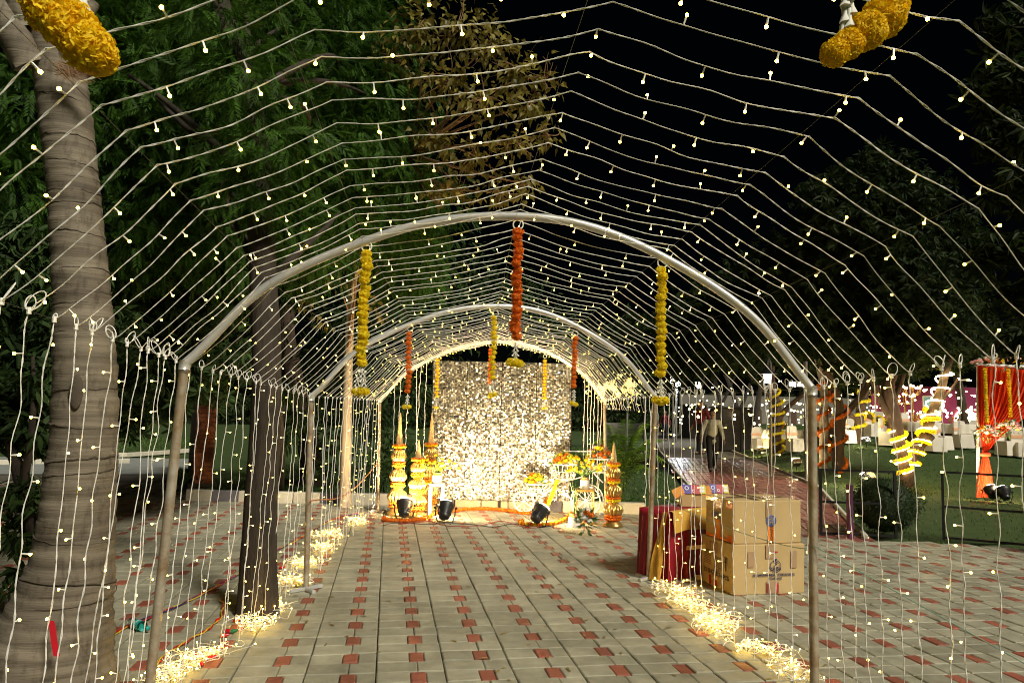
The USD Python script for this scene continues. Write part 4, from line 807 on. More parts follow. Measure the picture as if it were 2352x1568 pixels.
T.part('scar_patch', ball(at(175, 900, YB - .150), .05, 2, (.75, .3, 2.0)), 'palmd', True)
def strip(pts, w, th=.002):
    p = np.array(pts); n = len(p); s = nrm(RT * V(1, 1, 0)) * w / 2; v = np.vstack([p - s, p + s, p - s + FW * th, p + s + FW * th]); f = []
    for i in range(n - 1): f += [[i, n + i, n + i + 1], [i, n + i + 1, i + 1], [2 * n + i, 3 * n + i + 1, 3 * n + i], [2 * n + i, 2 * n + i + 1, 3 * n + i + 1]]
    return v, np.array(f)
single('red_tape_strip', strip([at(117, 1425, 4.36), at(121, 1445, 4.35), at(124, 1472, 4.34), at(130, 1506, 4.32)], .034), 'rtape', 'short strip of red tape stuck on the palm trunk foot', 'tape')
# ------------------------------------------------------------------ brick wall behind the left curtain of lights
g0, g1, g2 = gr(440, 1119), gr(487, 1118), gr(582, 1096); hb = up_to(g0, 905)
T = thing('brick_wall', 'red brick pillar and wall behind the light curtain on the left', 'wall', g0)
e1 = nrm(g1 - g0); e2 = V(-e1[1], e1[0], 0); e2 = nrm(g2 - g1) * .6 + e2 * .4; e2 = nrm(e2 - e1 * (e2 @ e1)); w1 = np.linalg.norm(g1 - g0); w2 = 3.4; ch = .088; nc = int(hb / ch)
T.part('core', box(g0 + e1 * w1 / 2 + e2 * w2 / 2 + V(0, 0, nc * ch / 2), (w1 - .03, w2 - .03, nc * ch - .01), [e1, e2, V(0, 0, 1)]), 'mortar'); T.part('footing', box(g0 + e1 * w1 / 2 + e2 * w2 / 2 + V(0, 0, .02), (w1 + .16, w2 + .1, .12), [e1, e2, V(0, 0, 1)], .01), 'stone')
nf = max(2, round(w1 / .24)); bl = w1 / nf
for k in range(nc):
    z = (k + .5) * ch + .06
    off = (k % 2) * .5
    for i in np.arange(-off, nf, 1.):
        a, b = max(i, 0) * bl, min(i + 1, nf) * bl
        if b - a > .03: T.part('brick', box(g0 + e1 * (a + b) / 2 + e2 * .03 + V(0, 0, z) - e2 * rng.uniform(0, .004), (b - a - .010, .06, ch - .012), [e1, e2, V(0, 0, 1)], .004), 'brick')
    for i in range(13):
        a, b = (i + off * 1.) * .25 + .062, (i + 1 + off) * .25 + .062
        if b < w2: T.part('brick', box(g0 + e1 * (w1 - .03 + rng.uniform(0, .004)) + e2 * (a + b) / 2 + V(0, 0, z), (.06, b - a - .010, ch - .012), [e1, e2, V(0, 0, 1)], .004), 'brick')
T = thing('spiky_plant', 'low spiky plant at the foot of the brick pillar', 'plant', gr(418, 1122)); T.part('leaves', blades(gr(418, 1124), 26, .55, .35, .03), 'sage')
# small weeds on the kerb bed
T = thing('ground_cover', 'low weeds spilling over the kerb along the left bed', 'ground cover', gr(700, 1140), kind='stuff')
C6 = [np.r_[gr(x, 1138 + (x - 430) * .02) + V(0, .25, .05), rng.uniform(.08, .2)] for x in np.r_[rng.uniform(470, 860, 26), rng.uniform(1000, 1480, 22)]]
T.part('leaves', cloud(C6, 3200, LANCE, .07, .1, .1), 'grass')
# ================================================================== things on the floor at the left
def cable_run(label, pts, cols, z=.010):
    t = thing('power_cable', label, 'cable', gr(*pts[0])); base = spline([gr(x, y, z) for x, y in pts], 110)
    for k, c in enumerate(cols):
        s = np.linspace(0, 34, 110) + k * 2.1; o = np.stack([np.cos(s) * .010, np.sin(s * .8) * .012, np.abs(np.sin(s)) * .008 + .001 * k], 1); t.part('wire', tube(base + o, .0058, 5), c, True)
cable_run('twisted red, yellow and blue power cable running past the dark trunk to the far arch', [(150, 1520), (232, 1474), (300, 1436), (400, 1395), (500, 1345), (560, 1312), (640, 1262), (700, 1230), (760, 1195), (840, 1178)], ['cabr', 'caby', 'cabb', 'cabr'])
cable_run('red and yellow cable curving from the rusty post towards the tree trunk', [(335, 1568), (372, 1512), (420, 1478), (470, 1450), (505, 1420), (512, 1388), (505, 1378)], ['cabr', 'caby'])
single('orange_lead', tube(spline([at(712, 1150, 7.1), at(760, 1146, 8.5), at(815, 1120, 11.), at(870, 1060, 12.1)], 40), .006, 5), 'cabo', 'thin orange lead strung from the second arch post up to the far arch post', 'wire')
# plastic bottle lying on its side
g = gr(318, 1446) + V(0, 0, .036); ax = nrm(gr(352, 1456) - gr(285, 1432)); sd = nrm(np.cross(V(0, 0, 1), ax)); Rb = np.stack([sd, np.cross(ax, sd), ax])
T = thing('water_bottle', 'clear plastic water bottle with a teal label lying left of the rusty post', 'bottle', g - V(0, 0, .036))
v, f = lathe([(.001, -.12), (.030, -.12), (.035, -.11), (.035, .05), (.033, .07), (.013, .105), (.013, .118), (.001, .118)], 24); T.part('body', (v @ Rb + g, f), 'glass', True)
v, f = lathe([(.0356, -.035), (.0358, -.034), (.0358, .034), (.0356, .035)], 28); T.part('label_band', (v @ Rb + g, f), 'teal')
v, f = lathe([(.001, .112), (.0155, .112), (.0155, .132), (.001, .132)], 18); T.part('cap', (v @ Rb + g, f), 'teal', True)
tm = meshkit.text_mesh('BISLERI', .018, .001, True); tv = np.array(tm.vertices); tv[:, :2] -= tv[:, :2].mean(0)
an = tv[:, 0] / .0362; cd = nrm(EYE - g); cd = nrm(cd - ax * (cd @ ax)); ud = np.cross(ax, cd); T.part('lettering', (g + ((np.cos(an)[:, None] * cd + np.sin(an)[:, None] * -ud) * (.0362 + tv[:, 2:3] * .4)) + tv[:, 1:2] * ax, np.array(tm.faces)), 'white')
# red and green caps among the heaps
for i, (x, y, lab, c) in enumerate([(452, 1502, 'red plug cap lying left of the second heap of lights', 'redpl'), (488, 1508, 'red plug cap at the right of the second heap of lights', 'redpl'), (462, 1522, 'red plug cap nearest the rusty post foot', 'redpl'), (516, 1458, 'long red plug cap before the third heap of lights', 'redpl'), (524, 1448, 'second long red plug cap before the third heap of lights', 'redpl'), (537, 1448, 'green plug cap beside two red ones', 'greenpl'), (500, 1423, 'red plug cap at the left end of the third heap', 'redpl'), (545, 1423, 'red plug cap in the middle of the third heap', 'redpl'), (648, 1302, 'red plug cap by the dark trunk behind the cross foot', 'redpl'), (745, 1252, 'red plug cap in the middle left heaps', 'redpl')]):
    g = gr(x, y, .018); a = rng.uniform(0, 3); d = V(math.cos(a), math.sin(a), .15); q = g + np.outer(np.linspace(-.032, .032, 7), d); single('red_plastic_plug', tube(q, [.006, .014, .016, .015, .013, .010, .005], 8), c, lab, 'plug', True)
# fallen leaves
dl = []
for i in range(90):
    g = gr(rng.uniform(500, 2330), rng.uniform(1250, 1560), .006); dl.append(spread(LANCE[0], LANCE[1], g[None], frames(np.array([[math.cos(i), math.sin(i), .12]]), V(0, 0, 1)), rng.uniform(.04, .08)))
single('fallen_leaves', join(dl), 'deadleaf', 'small dry leaves scattered on the pavers', 'leaves', kind='stuff')
# ================================================================== table with a maroon cloth, firework cartons
A = gr(1538, 1335); hT = up_to(A, 1176); Bt = gr(1493, 1153, hT); Ct = gr(1655, 1162, hT); At = A + V(0, 0, hT); B_, C_ = Bt * V(1, 1, 0), Ct * V(1, 1, 0); A = A * V(1, 1, 0)
ea = nrm(C_ - A); eb = nrm(np.cross(V(0, 0, 1), ea)); eb = eb if eb @ (B_ - A) > 0 else -eb; la = max(1.0, np.linalg.norm(C_ - A) * 1.25); lb = .40
def cloth(o, e1, l1, e2, l2, h, folds, flare, seed, zlow=.01, drop=None):
    """a cloth over a rectangular top: flat top, wavy skirt down to the floor"""
    per = []; n1, n2 = 46, 34
    for p0, p1, n in ((o, o + e1 * l1, n1), (o + e1 * l1, o + e1 * l1 + e2 * l2, n2), (o + e1 * l1 + e2 * l2, o + e2 * l2, n1), (o + e2 * l2, o, n2)): per += [p0 + (p1 - p0) * k / n for k in range(n)]
    per = np.array(per); c = o + e1 * l1 / 2 + e2 * l2 / 2; outd = nrm((per - c) * V(1, 1, 0)); k = len(per); rows = 14; vs = []
    s = np.arange(k) / k * folds * 2 * math.pi; wv = np.sin(s + 1.3 * np.sin(s * .37 + seed)) + .4 * np.sin(s * 2.3 + seed)
    for r in range(rows):
        u = r / (rows - 1); zl = zlow if drop is None else h - drop; vs.append(per + outd * ((flare * u + .028 * wv * u ** .7)[:, None] if not np.isscalar(flare) else (flare * u + .028 * wv * u ** .7)[:, None]) + V(0, 0, h - (h - zl) * u) + V(0, 0, .006) * (r == 0))
    v = np.vstack(vs + [c + V(0, 0, h + .004)]); i, j = np.meshgrid(np.arange(rows - 1), np.arange(k), indexing='ij'); j2 = (j + 1) % k; q = np.stack([i * k + j, (i + 1) * k + j, (i + 1) * k + j2, i * k + j2], -1).reshape(-1, 4)
    f = np.vstack([q[:, [0, 1, 2]], q[:, [0, 2, 3]], np.stack([np.full(k, len(v) - 1), np.arange(k), (np.arange(k) + 1) % k], 1)]); return v, f
T = thing('cloth_covered_table', 'table under a maroon satin cloth with a gold band, left of the cartons', 'table', A)
T.part('maroon_cloth', cloth(A, ea, la, eb, lb, hT, 17, .035, 1), 'maroon', True)
# the gold cloth hangs over the near long side as a band and falls at the corner
def ribbon(rows):
    r = np.array(rows); n, k, _ = r.shape; i, j = np.meshgrid(np.arange(n - 1), np.arange(k - 1), indexing='ij'); q = np.stack([i * k + j, (i + 1) * k + j, (i + 1) * k + j + 1, i * k + j + 1], -1).reshape(-1, 4); return r.reshape(-1, 3), np.vstack([q[:, [0, 1, 2]], q[:, [0, 2, 3]]])
n_ = -eb; rows = []
for u in np.linspace(0, 1, 30):
    base = A + ea * (la * u) + n_ * .028; w = .006 * math.sin(u * 26); rows.append([base + eb * .05 + V(0, 0, hT + .010), base + n_ * -.004 + V(0, 0, hT + .009), base + n_ * .012 + V(0, 0, hT - .004), base + n_ * (.018 + w) + V(0, 0, hT * .86), base + n_ * (.032 + w) + V(0, 0, hT * (.70 + .03 * math.sin(u * 7)))])
T.part('gold_band', ribbon(rows), 'goldcl', True)
rows = []
for u in np.linspace(0, 1, 16):
    c = A + eb * (.035 + .06 * u) + V(0, 0, hT * .985 * (1 - u) + .015); o = nrm(-ea); wd = .032 + .040 * u; rows.append([c + o * (.036 + .10 * u + .014 * math.sin(k * 2 + u * 6)) + eb * (k - 2.5) / 2.5 * wd for k in range(6)])
T.part('gold_tail', ribbon(rows), 'goldcl', True)
# cartons
def face_text(T, txt, o, right, up, nrm_, x, y, hgt, m_, bold=True, name='lettering', cx=True):
    tm = meshkit.text_mesh(txt, hgt, .0012, bold); v = np.array(tm.vertices)
    if cx: v[:, 0] -= (v[:, 0].min() + v[:, 0].max()) / 2
    T.part(name, (o + (v[:, :1] + x) * right + (v[:, 1:2] + y) * up + v[:, 2:] * nrm_ + nrm_ * .001, np.array(tm.faces)), m_)
def disc_ring(c, r, w, right, up, nn, n=40):
    a = np.linspace(0, 2 * math.pi, n, endpoint=False); d = np.outer(np.cos(a), right) + np.outer(np.sin(a), up); v = np.vstack([c + d * r, c + d * (r - w)]) + nn * .0015; i = np.arange(n); j = (i + 1) % n
    return v, np.vstack([np.stack([i, j, n + j], 1), np.stack([i, n + j, n + i], 1)])
Z = V(0, 0, 1)
def carton_box(name, label, f0, r0, l0, z0, h):
    er = nrm((r0 - f0) * V(1, 1, 0)); w = np.linalg.norm((r0 - f0) * V(1, 1, 0)); el = nrm(np.cross(Z, er)); d = abs((l0 - f0) @ el); o = f0 * V(1, 1, 0) + V(0, 0, z0); t = thing(name, label, 'carton', o, 'brown firework cartons')
    v, f = box(o + er * w / 2 + el * d / 2 + Z * h / 2, (w, d, h), [er, el, Z], .006); m_ = trimesh.Trimesh(v, f).subdivide().subdivide().subdivide(); v = np.array(m_.vertices); v = v + (meshkit.fbm(v * 5, 3, int(z0 * 100)) - .5)[:, None] * .012 * nrm(v - v.mean(0)); t.part('body', (v, np.array(m_.faces)), 'carton', 25)
    fr = lambda x, y: o + er * x + Z * y - el * .0075; lf = lambda x, y: o + el * (d - x) + Z * y - er * .0075
    def patch(face, x0, x1, y0, y1, m_, nm='tape_strip'):
        n = -el if face == 'f' else -er; g_ = fr if face == 'f' else lf; q = np.array([g_(x0, y0), g_(x1, y0), g_(x1, y1), g_(x0, y1)]); v = np.vstack([q, q + n * .0012]); t.part(nm, (v, np.array([[4, 5, 6], [4, 6, 7], [0, 1, 5], [0, 5, 4], [1, 2, 6], [1, 6, 5], [2, 3, 7], [2, 7, 6], [3, 0, 4], [3, 4, 7]])), m_)
    return t, o, er, el, w, d, patch, fr, lf
f0, r0, l0 = gr(1684, 1367), gr(1848, 1361), gr(1626, 1331); h1 = up_to(f0, 1251)
t, o, er, el, w, d, patch, fr, lf = carton_box('firework_carton', 'lower brown carton printed SRI MEENAMBAL FIREWORKS beside the near right post', f0, r0, l0, 0, h1)
for a, b, y0, y1, m_ in ((.20, .285, .55, .86, 'tape'), (.80, .885, .52, .86, 'tape'), (.45, .56, .72, 1., 'tape'), (.455, .63, .02, .26, 'tape')): patch('f', w * a, w * b, h1 * y0, h1 * y1, m_)
patch('f', w * .455, w * .485, .012, h1 * .22, 'rtape', 'red_tape_edge'); patch('f', w * .595, w * .625, .012, h1 * .22, 'rtape', 'red_tape_edge'); patch('f', w * .48, w * .62, h1 * .835, h1 * .86, 'rtape', 'red_tape_edge')
FO, FN = fr(0, 0), -el
for s_, x, y, hh, mm in (('SRI MEENAMBAL FIREWORKS', .56, .365, .030, 'ink'), ('SIVAKASI', .58, .295, .028, 'ink'), ('YAZH', .58, .475, .044, 'ink')): face_text(t, s_, FO, er, Z, FN, w * x, h1 * y, hh * h1 / .62, mm)
ec = FO + er * w * .585 + Z * h1 * .56; t.part('emblem_ring', disc_ring(ec, h1 * .125, .006, er, Z, FN), 'ink')
q = np.array([(.01, -.02), (-.012, -.03), (.02, -.005), (.0, .018), (-.016, .036), (.004, .05), (.018, .044)]) * h1 / .62; t.part('emblem_bird', tube(np.array([ec + er * a + Z * (b + .03) + FN * .002 for a, b in spline(np.c_[q, q[:, :1] * 0], 24)[:, :2]]), .004, 5), 'ink')
LO, LN = lf(0, 0), -er
face_text(t, '15 SHOTS 24 PCS', LO, -el, Z, LN, d * .50, h1 * .25, .040 * d / .45 * .75, 'inkk'); face_text(t, 'TOP', LO, -el, Z, LN, d * .80, h1 * .66, .024, 'inkk')
aw = LO - el * d * .80 + Z * h1 * .42 + LN * .002; t.part('arrow_print', (np.array([aw + (-el) * a + Z * b for a, b in [(-.008, 0), (.008, 0), (.008, .08), (-.008, .08), (-.022, .08), (.022, .08), (0, .125)]]), np.array([[0, 1, 2], [0, 2, 3], [4, 5, 6]])), 'inkk')
for k in range(9): patch('l', d * (.12 if k < 9 else .5), d * .34, h1 * (.72 - k * .035), h1 * (.728 - k * .035), 'inkk', 'small_print'); patch('l', d * .44, d * (.66 - .02 * (k % 3)), h1 * (.64 - k * .035), h1 * (.648 - k * .035), 'inkk', 'small_print')
patch('l', d * .30, d * .55, h1 * .70, h1 * .93, 'tape'); patch('l', d * .28, d * .34, .012, h1 * .22, 'rtape', 'red_tape_edge'); patch('l', d * .46, d * .52, .012, h1 * .16, 'rtape', 'red_tape_edge')
fl = lf(d * .15, h1 * .86); t.part('loose_flap', ribbon([[fl + LN * .002, fl + LN * .002 - Z * .04], [fl - el * .12 + LN * .06, fl - el * .12 + LN * .06 - Z * .04], [fl + el * .10 + LN * .16 - Z * .06, fl + el * .10 + LN * .16 - Z * .10]]), 'carton')
fl = lf(0.02, .0); t.part('torn_corner', ribbon([[fl + Z * .06, fl + Z * .01], [fl + LN * .05 + el * .04 + Z * .05, fl + LN * .04 + el * .03 + Z * .008]]), 'carton')
W1, D1, O1, ER1, EL1 = w, d, o, er, el
f0 = o + er * .02 + el * .02; r0 = o + er * (w - .01) + el * .03; l0 = f0 + el * (d - .09); zt = h1 + .004; h2 = up_to(f0 * V(1, 1, 0), 1150) - zt
t, o, er, el, w, d, patch, fr, lf = carton_box('firework_carton', 'upper brown carton with a blue round mark and orange tape, on the printed carton', f0, r0, l0, zt, h2)
patch('f', w * .47, w * .56, h2 * .60, h2 * .99, 'tape'); patch('f', w * .49, w * .585, .008, h2 * .40, 'otape', 'orange_tape_strip'); FO, FN = fr(0, 0), -el
mc = FO + er * w * .545 + Z * h2 * .53; t.part('round_mark', disc_ring(mc, .054, .011, er, Z, FN), 'inkb'); t.part('round_mark', disc_ring(mc, .036, .006, er, Z, FN), 'inkb'); face_text(t, 'KP', mc, er, Z, FN, 0, -.013, .028, 'inkb')
face_text(t, 'AADHARSH', FO + er * w * .55 + Z * .012 + FN * .0016, Z, -er, FN, h2 * .20, -.012, .028, 'inkk', name='tape_lettering'); LO, LN = lf(0, 0), -er
patch('l', d * .04, d * .30, h2 * .89, h2 * .99, 'otape', 'orange_tape_strip'); patch('l', d * .78, d * .985, h2 * .80, h2 * .97, 'otape', 'orange_tape_strip'); patch('l', d * .38, d * .56, h2 * .03, h2 * .46, 'otape', 'orange_tape_strip'); patch('l', d * .04, d * .985, .006, h2 * .08, 'otape', 'orange_tape_strip'); patch('l', d * .80, d * .985, .006, h2 * .17, 'otape', 'orange_tape_strip'); patch('l', d * .30, d * .62, h2 * .72, h2 * .985, 'tape')
face_text(t, '6 BOX', LO, -el, Z, LN, d * .40, h2 * .53, .042, 'inkb'); patch('l', d * .12, d * .66, h2 * .655, h2 * .663, 'inkb', 'printed_line'); patch('l', d * .12, d * .66, h2 * .50, h2 * .508, 'inkb', 'printed_line')
for s_ in (.38, .56): t.part('top_tape', box(o + er * w * s_ + el * d * .5 + Z * (h2 + .006), (.055, d * .9, .0015), [er, el, Z]), 'tape')
t.part('top_tape', box(o + er * w * .5 + el * d * .45 + Z * (h2 + .0085), (w * .9, .06, .0015), [er, el, Z]), 'tape')
# two open sparkler boxes on the table
for i, (x0, x1, lab) in enumerate(((1550, 1660, 'left open firework box with a violet and red lid on the maroon cloth'), (1628, 1740, 'right open firework box with a violet and red lid beside the upper carton'))):
    c = at(1598 if i == 0 else 1648, 1160, Bt[1] + .05); c = gr(1598 if i == 0 else 1655, 1160 if i == 0 else 1158, hT + .01); b = thing('firework_box', lab, 'firework box', c, 'open firework boxes on the table'); r_ = nrm(RT * V(1, 1, 0)); bk = nrm(np.cross(Z, r_)); ax = [r_, bk, Z]; wd, dp, hh = .36 - i * .0, .24, .115
    if i: wd = .30
    for q in (((0, -dp / 2, hh / 2), (wd, .006, hh)), ((0, dp / 2, hh / 2), (wd, .006, hh)), ((-wd / 2, 0, hh / 2), (.006, dp - .008, hh)), ((wd / 2, 0, hh / 2), (.006, dp - .008, hh)), ((0, 0, .004), (wd - .01, dp - .01, .006))): b.part('tray_wall', box(c + r_ * q[0][0] + bk * q[0][1] + Z * (q[0][2] + .001), q[1], ax), 'carton')
    lc = c + Z * (hh + .055) - bk * .02 - r_ * .03; la_ = [r_, nrm(bk * .45 + Z * 1), np.cross(r_, nrm(bk * .45 + Z))]; lw, lh = wd * .72, .10; seg = ((-.5, -.12, 'boxv'), (-.12, .26, 'boxr'), (.26, .5, 'boxy'))
    lid = b.part('lid', box(lc, (lw, lh, .03), la_, .003), 'boxr')
    for a, e, m_ in seg: lid.part('print_field', box(lc + la_[0] * lw * (a + e) / 2 - la_[2] * -.0165, (lw * (e - a), lh * .99, .002), la_), m_)
    for k in (0, 1): lid.part('white_print', box(lc + la_[0] * lw * .34 + la_[1] * (.018 - .036 * k) + la_[2] * .0185, (lw * .20, .028, .001), la_), 'white')
    for k in (0, 1): lid.part('badge_print', disc_ring(lc + la_[0] * lw * (-.3 + .27 * k) + la_[1] * (.012 - .03 * k) + la_[2] * .018, .022 - .006 * k, .006, la_[0], la_[1], la_[2], 20), 'white')
    lid.part('side_panel', box(lc - r_ * (lw / 2 + .045) - Z * .025 - bk * .04, (.13, .10, .008), [nrm(r_ + Z * .45 + bk * .2), nrm(Z - r_ * .45), nrm(-bk + r_ * .2)]), 'boxo')
# green twine past the cartons
tw = spline([at(1503, 1128, AR[2].R[1]), at(1560, 1165, 6.9), at(1640, 1200, 6.4), at(1780, 1246, 5.2), at(1868, 1252, AR[1].R[1] - .04)], 40); tw2 = np.linspace(at(1872, 1254, AR[1].R[1] - .03), at(2420, 1560, 3.3), 20)
single('green_twine', tube(np.vstack([tw, tw2]), .0028, 4), 'twine', 'thin green twine strung from the second arch past the cartons and the near right post', 'twine')
# ================================================================== the garden on the right
def spiral(path_, r, turns, a0=0., n=None, wob=.0):
    p = spline(path_, 160); t = nrm(np.gradient(p, axis=0)); a = nrm(np.cross(t, V(.2, .9, .1))); b = np.cross(t, a); ph = a0 + np.linspace(0, turns * 2 * math.pi, 160); rr = np.broadcast_to(r, 160)
    return p + (np.cos(ph) * rr)[:, None] * a + (np.sin(ph) * rr)[:, None] * b
def flower_spiral(label, path_, r, turns, col, a0=0., size=.05):
    global gseed
    q = resample(spiral(path_, r, turns, a0), size * 1.5); ms = []
    for c in q: gseed += 1; ms.append(ruffle(c, size * rng.uniform(.85, 1.15), 30, 1, 1., gseed, .45))
    t = thing('marigold_spiral', label, 'garland', q[0], 'marigold garlands wound round the garden trees'); t.part('marigolds', join(ms), col, kind='stuff')
def gtree(label, pts, widths, crown, leaves, branches=(), m_='barkm', tmpl=None, size=.16, mleaf='mango', cap=.3):
    """pts: pixels up the trunk, the first on the ground; crown and branches at the trunk's depth unless given"""
    g = grl(*pts[0]); Yb = g[1]; T = thing('garden_tree', label, 'tree', g, 'trees on the lawn to the right'); r = np.array(widths, float) / 2 / F * Yb; P = [g - V(0, 0, .1)] + [at(x, y, Yb) for x, y in pts[1:]]
    p = spline(P, 40); v, f = tube(p, np.interp(np.linspace(0, 1, 40), np.linspace(0, 1, len(r)), r), 14); k = 40 * 14; c = np.repeat(p, 14, 0); o = v[:k] - c; v[:k] = c + o * (1 + .25 * (meshkit.fbm(v[:k] * 4, 3, 4) - .5))[:, None]; T.part('trunk', (v, f), m_, True)
    for b, w0, w1 in branches: q = spline([at(x, y, Yb + (dz[0] if dz else 0)) for x, y, *dz in b], 20); T.part('limb', tube(q, np.linspace(w0, w1, 20) / 2 / F * Yb, 9), m_, True)
    if crown: T.part('crown', cloud([np.r_[at(x, y, Yb + dy), rr] for x, y, dy, rr in crown], leaves, tmpl or WH, size, .5, cap), mleaf)
    return P, Yb
tA, YA = gtree('garden tree wound with yellow marigolds beside the dark woven booth', [(1790, 1040), (1783, 1000), (1785, 950), (1776, 900), (1772, 840)], [26, 24, 25, 20, 16], [(1720, 790, 0, 1.6), (1800, 760, 1, 1.7), (1660, 760, 2, 1.5), (1600, 800, 3, 1.3), (1560, 770, 4, 1.2), (1870, 800, 2, 1.3)], 2600, [([(1787, 975), (1815, 930), (1850, 900), (1868, 840)], 14, 8), ([(1784, 930), (1750, 890), (1720, 860)], 9, 6)])
flower_spiral('yellow marigold garland spiralling up the tree beside the woven booth', [tA[0] + V(0, 0, .15)] + tA[1:4], 16 / F * YA, 6.5, 'yel', .4, .052)
tB, YB2 = gtree('pale-trunked garden tree wound with orange marigolds right behind the near right post', [(1893, 1075), (1892, 1000), (1893, 930), (1888, 870), (1868, 800)], [22, 20, 20, 18, 14], [(1880, 740, 0, 1.2), (1940, 700, 0, 1.3), (1820, 700, 1, 1.2), (1990, 640, 1.5, 1.1)], 1700, [([(1892, 900), (1910, 850), (1925, 800)], 14, 8)], 'barkl')
flower_spiral('orange marigold garland spiralling up the pale trunk behind the near post', [tB[0] + V(0, 0, .2)] + tB[1:4], 15 / F * YB2, 5.5, 'org', 0, .05)
tC, YC2 = gtree('dark garden tree with orange marigolds left of the yellow-wound trunk', [(1932, 1080), (1925, 1020), (1930, 960), (1918, 900), (1895, 850)], [34, 28, 24, 22, 18], [(1930, 800, 1, 1.4), (2010, 790, 2, 1.4)], 1500, [([(1930, 970), (1960, 930), (1990, 890), (2000, 840)], 18, 12)])
flower_spiral('orange marigold garland looping round the dark trunk', [tC[0] + V(0, 0, .1)] + tC[1:4], 19 / F * YC2, 3, 'org', 1., .055)
tE, YE2 = gtree('garden tree with a low side limb wound with yellow and orange marigolds', [(1968, 1014), (1972, 985), (1976, 945), (1985, 900), (1990, 850)], [22, 22, 22, 24, 16], [(1960, 830, 1, 1.6), (2030, 820, 2, 1.6)], 1500, [([(1974, 960), (1940, 945), (1905, 910), (1885, 880)], 13, 8), ([(1976, 950), (2020, 965), (2060, 985)], 14, 12)])
flower_spiral('yellow marigold garland round the fork of the low-limbed tree', [tE[1], tE[2], tE[3]], 15 / F * YE2, 3, 'yel', 0, .06)
flower_spiral('yellow marigold garland along the low side limb', [at(1976, 950, YE2), at(2020, 965, YE2), at(2060, 985, YE2)], 10 / F * YE2, 4, 'yel', 0, .055)
tD, YD2 = gtree('forked garden tree carrying bright rope lights and yellow marigolds behind the round bush', [(2083, 1112), (2078, 1070), (2068, 1030), (2060, 990), (2052, 950), (2040, 905), (2050, 860)], [34, 32, 30, 32, 34, 34, 26], [(2060, 800, 0, 1.0), (2130, 780, .5, 1.1), (2200, 800, .5, .8), (2010, 780, 1., .9), (2110, 720, .5, 1.1), (2180, 720, 1, 1.), (2260, 800, .5, .7)], 2600,
  [([(2084, 1085), (2100, 1040), (2125, 1000), (2140, 950), (2158, 905), (2170, 860), (2185, 820)], 30, 18), ([(2052, 960), (2030, 935), (2015, 900), (2000, 870)], 20, 10), ([(2050, 920), (2065, 890), (2075, 860), (2082, 810)], 16, 9), ([(2045, 920), (2040, 870), (2045, 830)], 14, 9), ([(2150, 930), (2180, 900), (2200, 870)], 10, 6), ([(2110, 1020), (2128, 1010), (2138, 1000)], 26, 22)])
LD = [at(2078, 1085, YD2), at(2070, 1030, YD2), at(2060, 985, YD2)]; RD = [at(2090, 1070, YD2), at(2108, 1030, YD2), at(2128, 990, YD2), at(2142, 940, YD2), at(2160, 895, YD2), at(2172, 850, YD2)]
flower_spiral('yellow marigold garland round the left stem of the forked tree', LD, 18 / F * YD2, 4, 'yel', 0, .055); flower_spiral('yellow marigold garland round the right stem of the forked tree', RD[:4], 17 / F * YD2, 5, 'yel', 0, .055)
for lab, q, n in (('glowing rope light wound round the left stem of the forked tree', LD[:3], 4), ('glowing rope light wound round the right stem of the forked tree', RD, 7.5)):
    single('rope_light', tube(spiral(q, 19 / F * YD2, n, .9), .020, 6), ROPE, lab, 'rope light', group='rope lights on the forked tree')
# further trees along the path, their crowns one dark roof
for lab, pts, w, cr, br in (('slender dark tree beside the first woven booth', [(1650, 1010), (1655, 960), (1650, 900), (1630, 850)], [14, 12, 10, 8], [(1640, 800, 0, 1.8), (1700, 820, 1, 1.6)], [([(1652, 940), (1672, 900), (1690, 860)], 8, 5)]),
                        ('slim leaning tree near the far lanterns', [(1600, 985), (1592, 940), (1575, 900), (1552, 860)], [12, 11, 9, 7], [(1560, 830, 0, 1.9), (1620, 810, 2, 1.9)], [([(1590, 935), (1608, 900), (1618, 860)], 7, 4)]),
                        ('two-stemmed tree behind the second woven booth', [(1698, 1000), (1695, 950), (1682, 900), (1665, 860)], [14, 12, 10, 8], [(1680, 800, 1, 1.9), (1740, 800, 3, 2.)], [([(1695, 950), (1715, 905), (1722, 880)], 10, 6)]),
                        ('tree trunk behind the banquet tables', [(1735, 990), (1738, 950), (1745, 900), (1760, 850)], [16, 14, 12, 10], [(1780, 800, 3, 2.2), (1850, 790, 4, 2.2)], []),
                        ('tree trunk among the chairs at the far right', [(2215, 990), (2212, 950), (2205, 900), (2195, 850)], [26, 22, 20, 18], [(2180, 790, 2, 1.8), (2260, 770, 2, 1.8)], [])):
    gtree(lab, pts, w, cr, 1500, br, 'bark', size=.22)
T = thing('roof_of_foliage', 'dark roof of mango foliage above the lawn and the path', 'foliage', at(1950, 600, 17), kind='stuff')
C7 = [P4(*a) for a in [(1560, 800, 22, 1.6), (1650, 740, 21, 1.8), (1740, 700, 20, 1.8), (1830, 640, 19, 1.7), (1900, 560, 18, 1.5), (1960, 480, 17, 1.3), (2020, 400, 17, 1.0), (2050, 450, 17, 1.1), (2000, 560, 18, 1.5), (2080, 600, 17, 1.5), (2130, 680, 16, 1.3), (2040, 700, 18, 1.6), (1930, 700, 19, 1.6), (2160, 560, 17, 1.3), (1850, 740, 20, 1.5), (1480, 800, 24, 1.8), (1900, 450, 18, .9), (2110, 440, 17.5, .8)]]
T.part('leaves', cloud(C7, 11000, WH, .20, .5, .25), 'mango')
T = thing('mango_tree', 'near mango tree with large dark leaves at the upper right edge', 'tree', at(2480, 1200, 9.), )
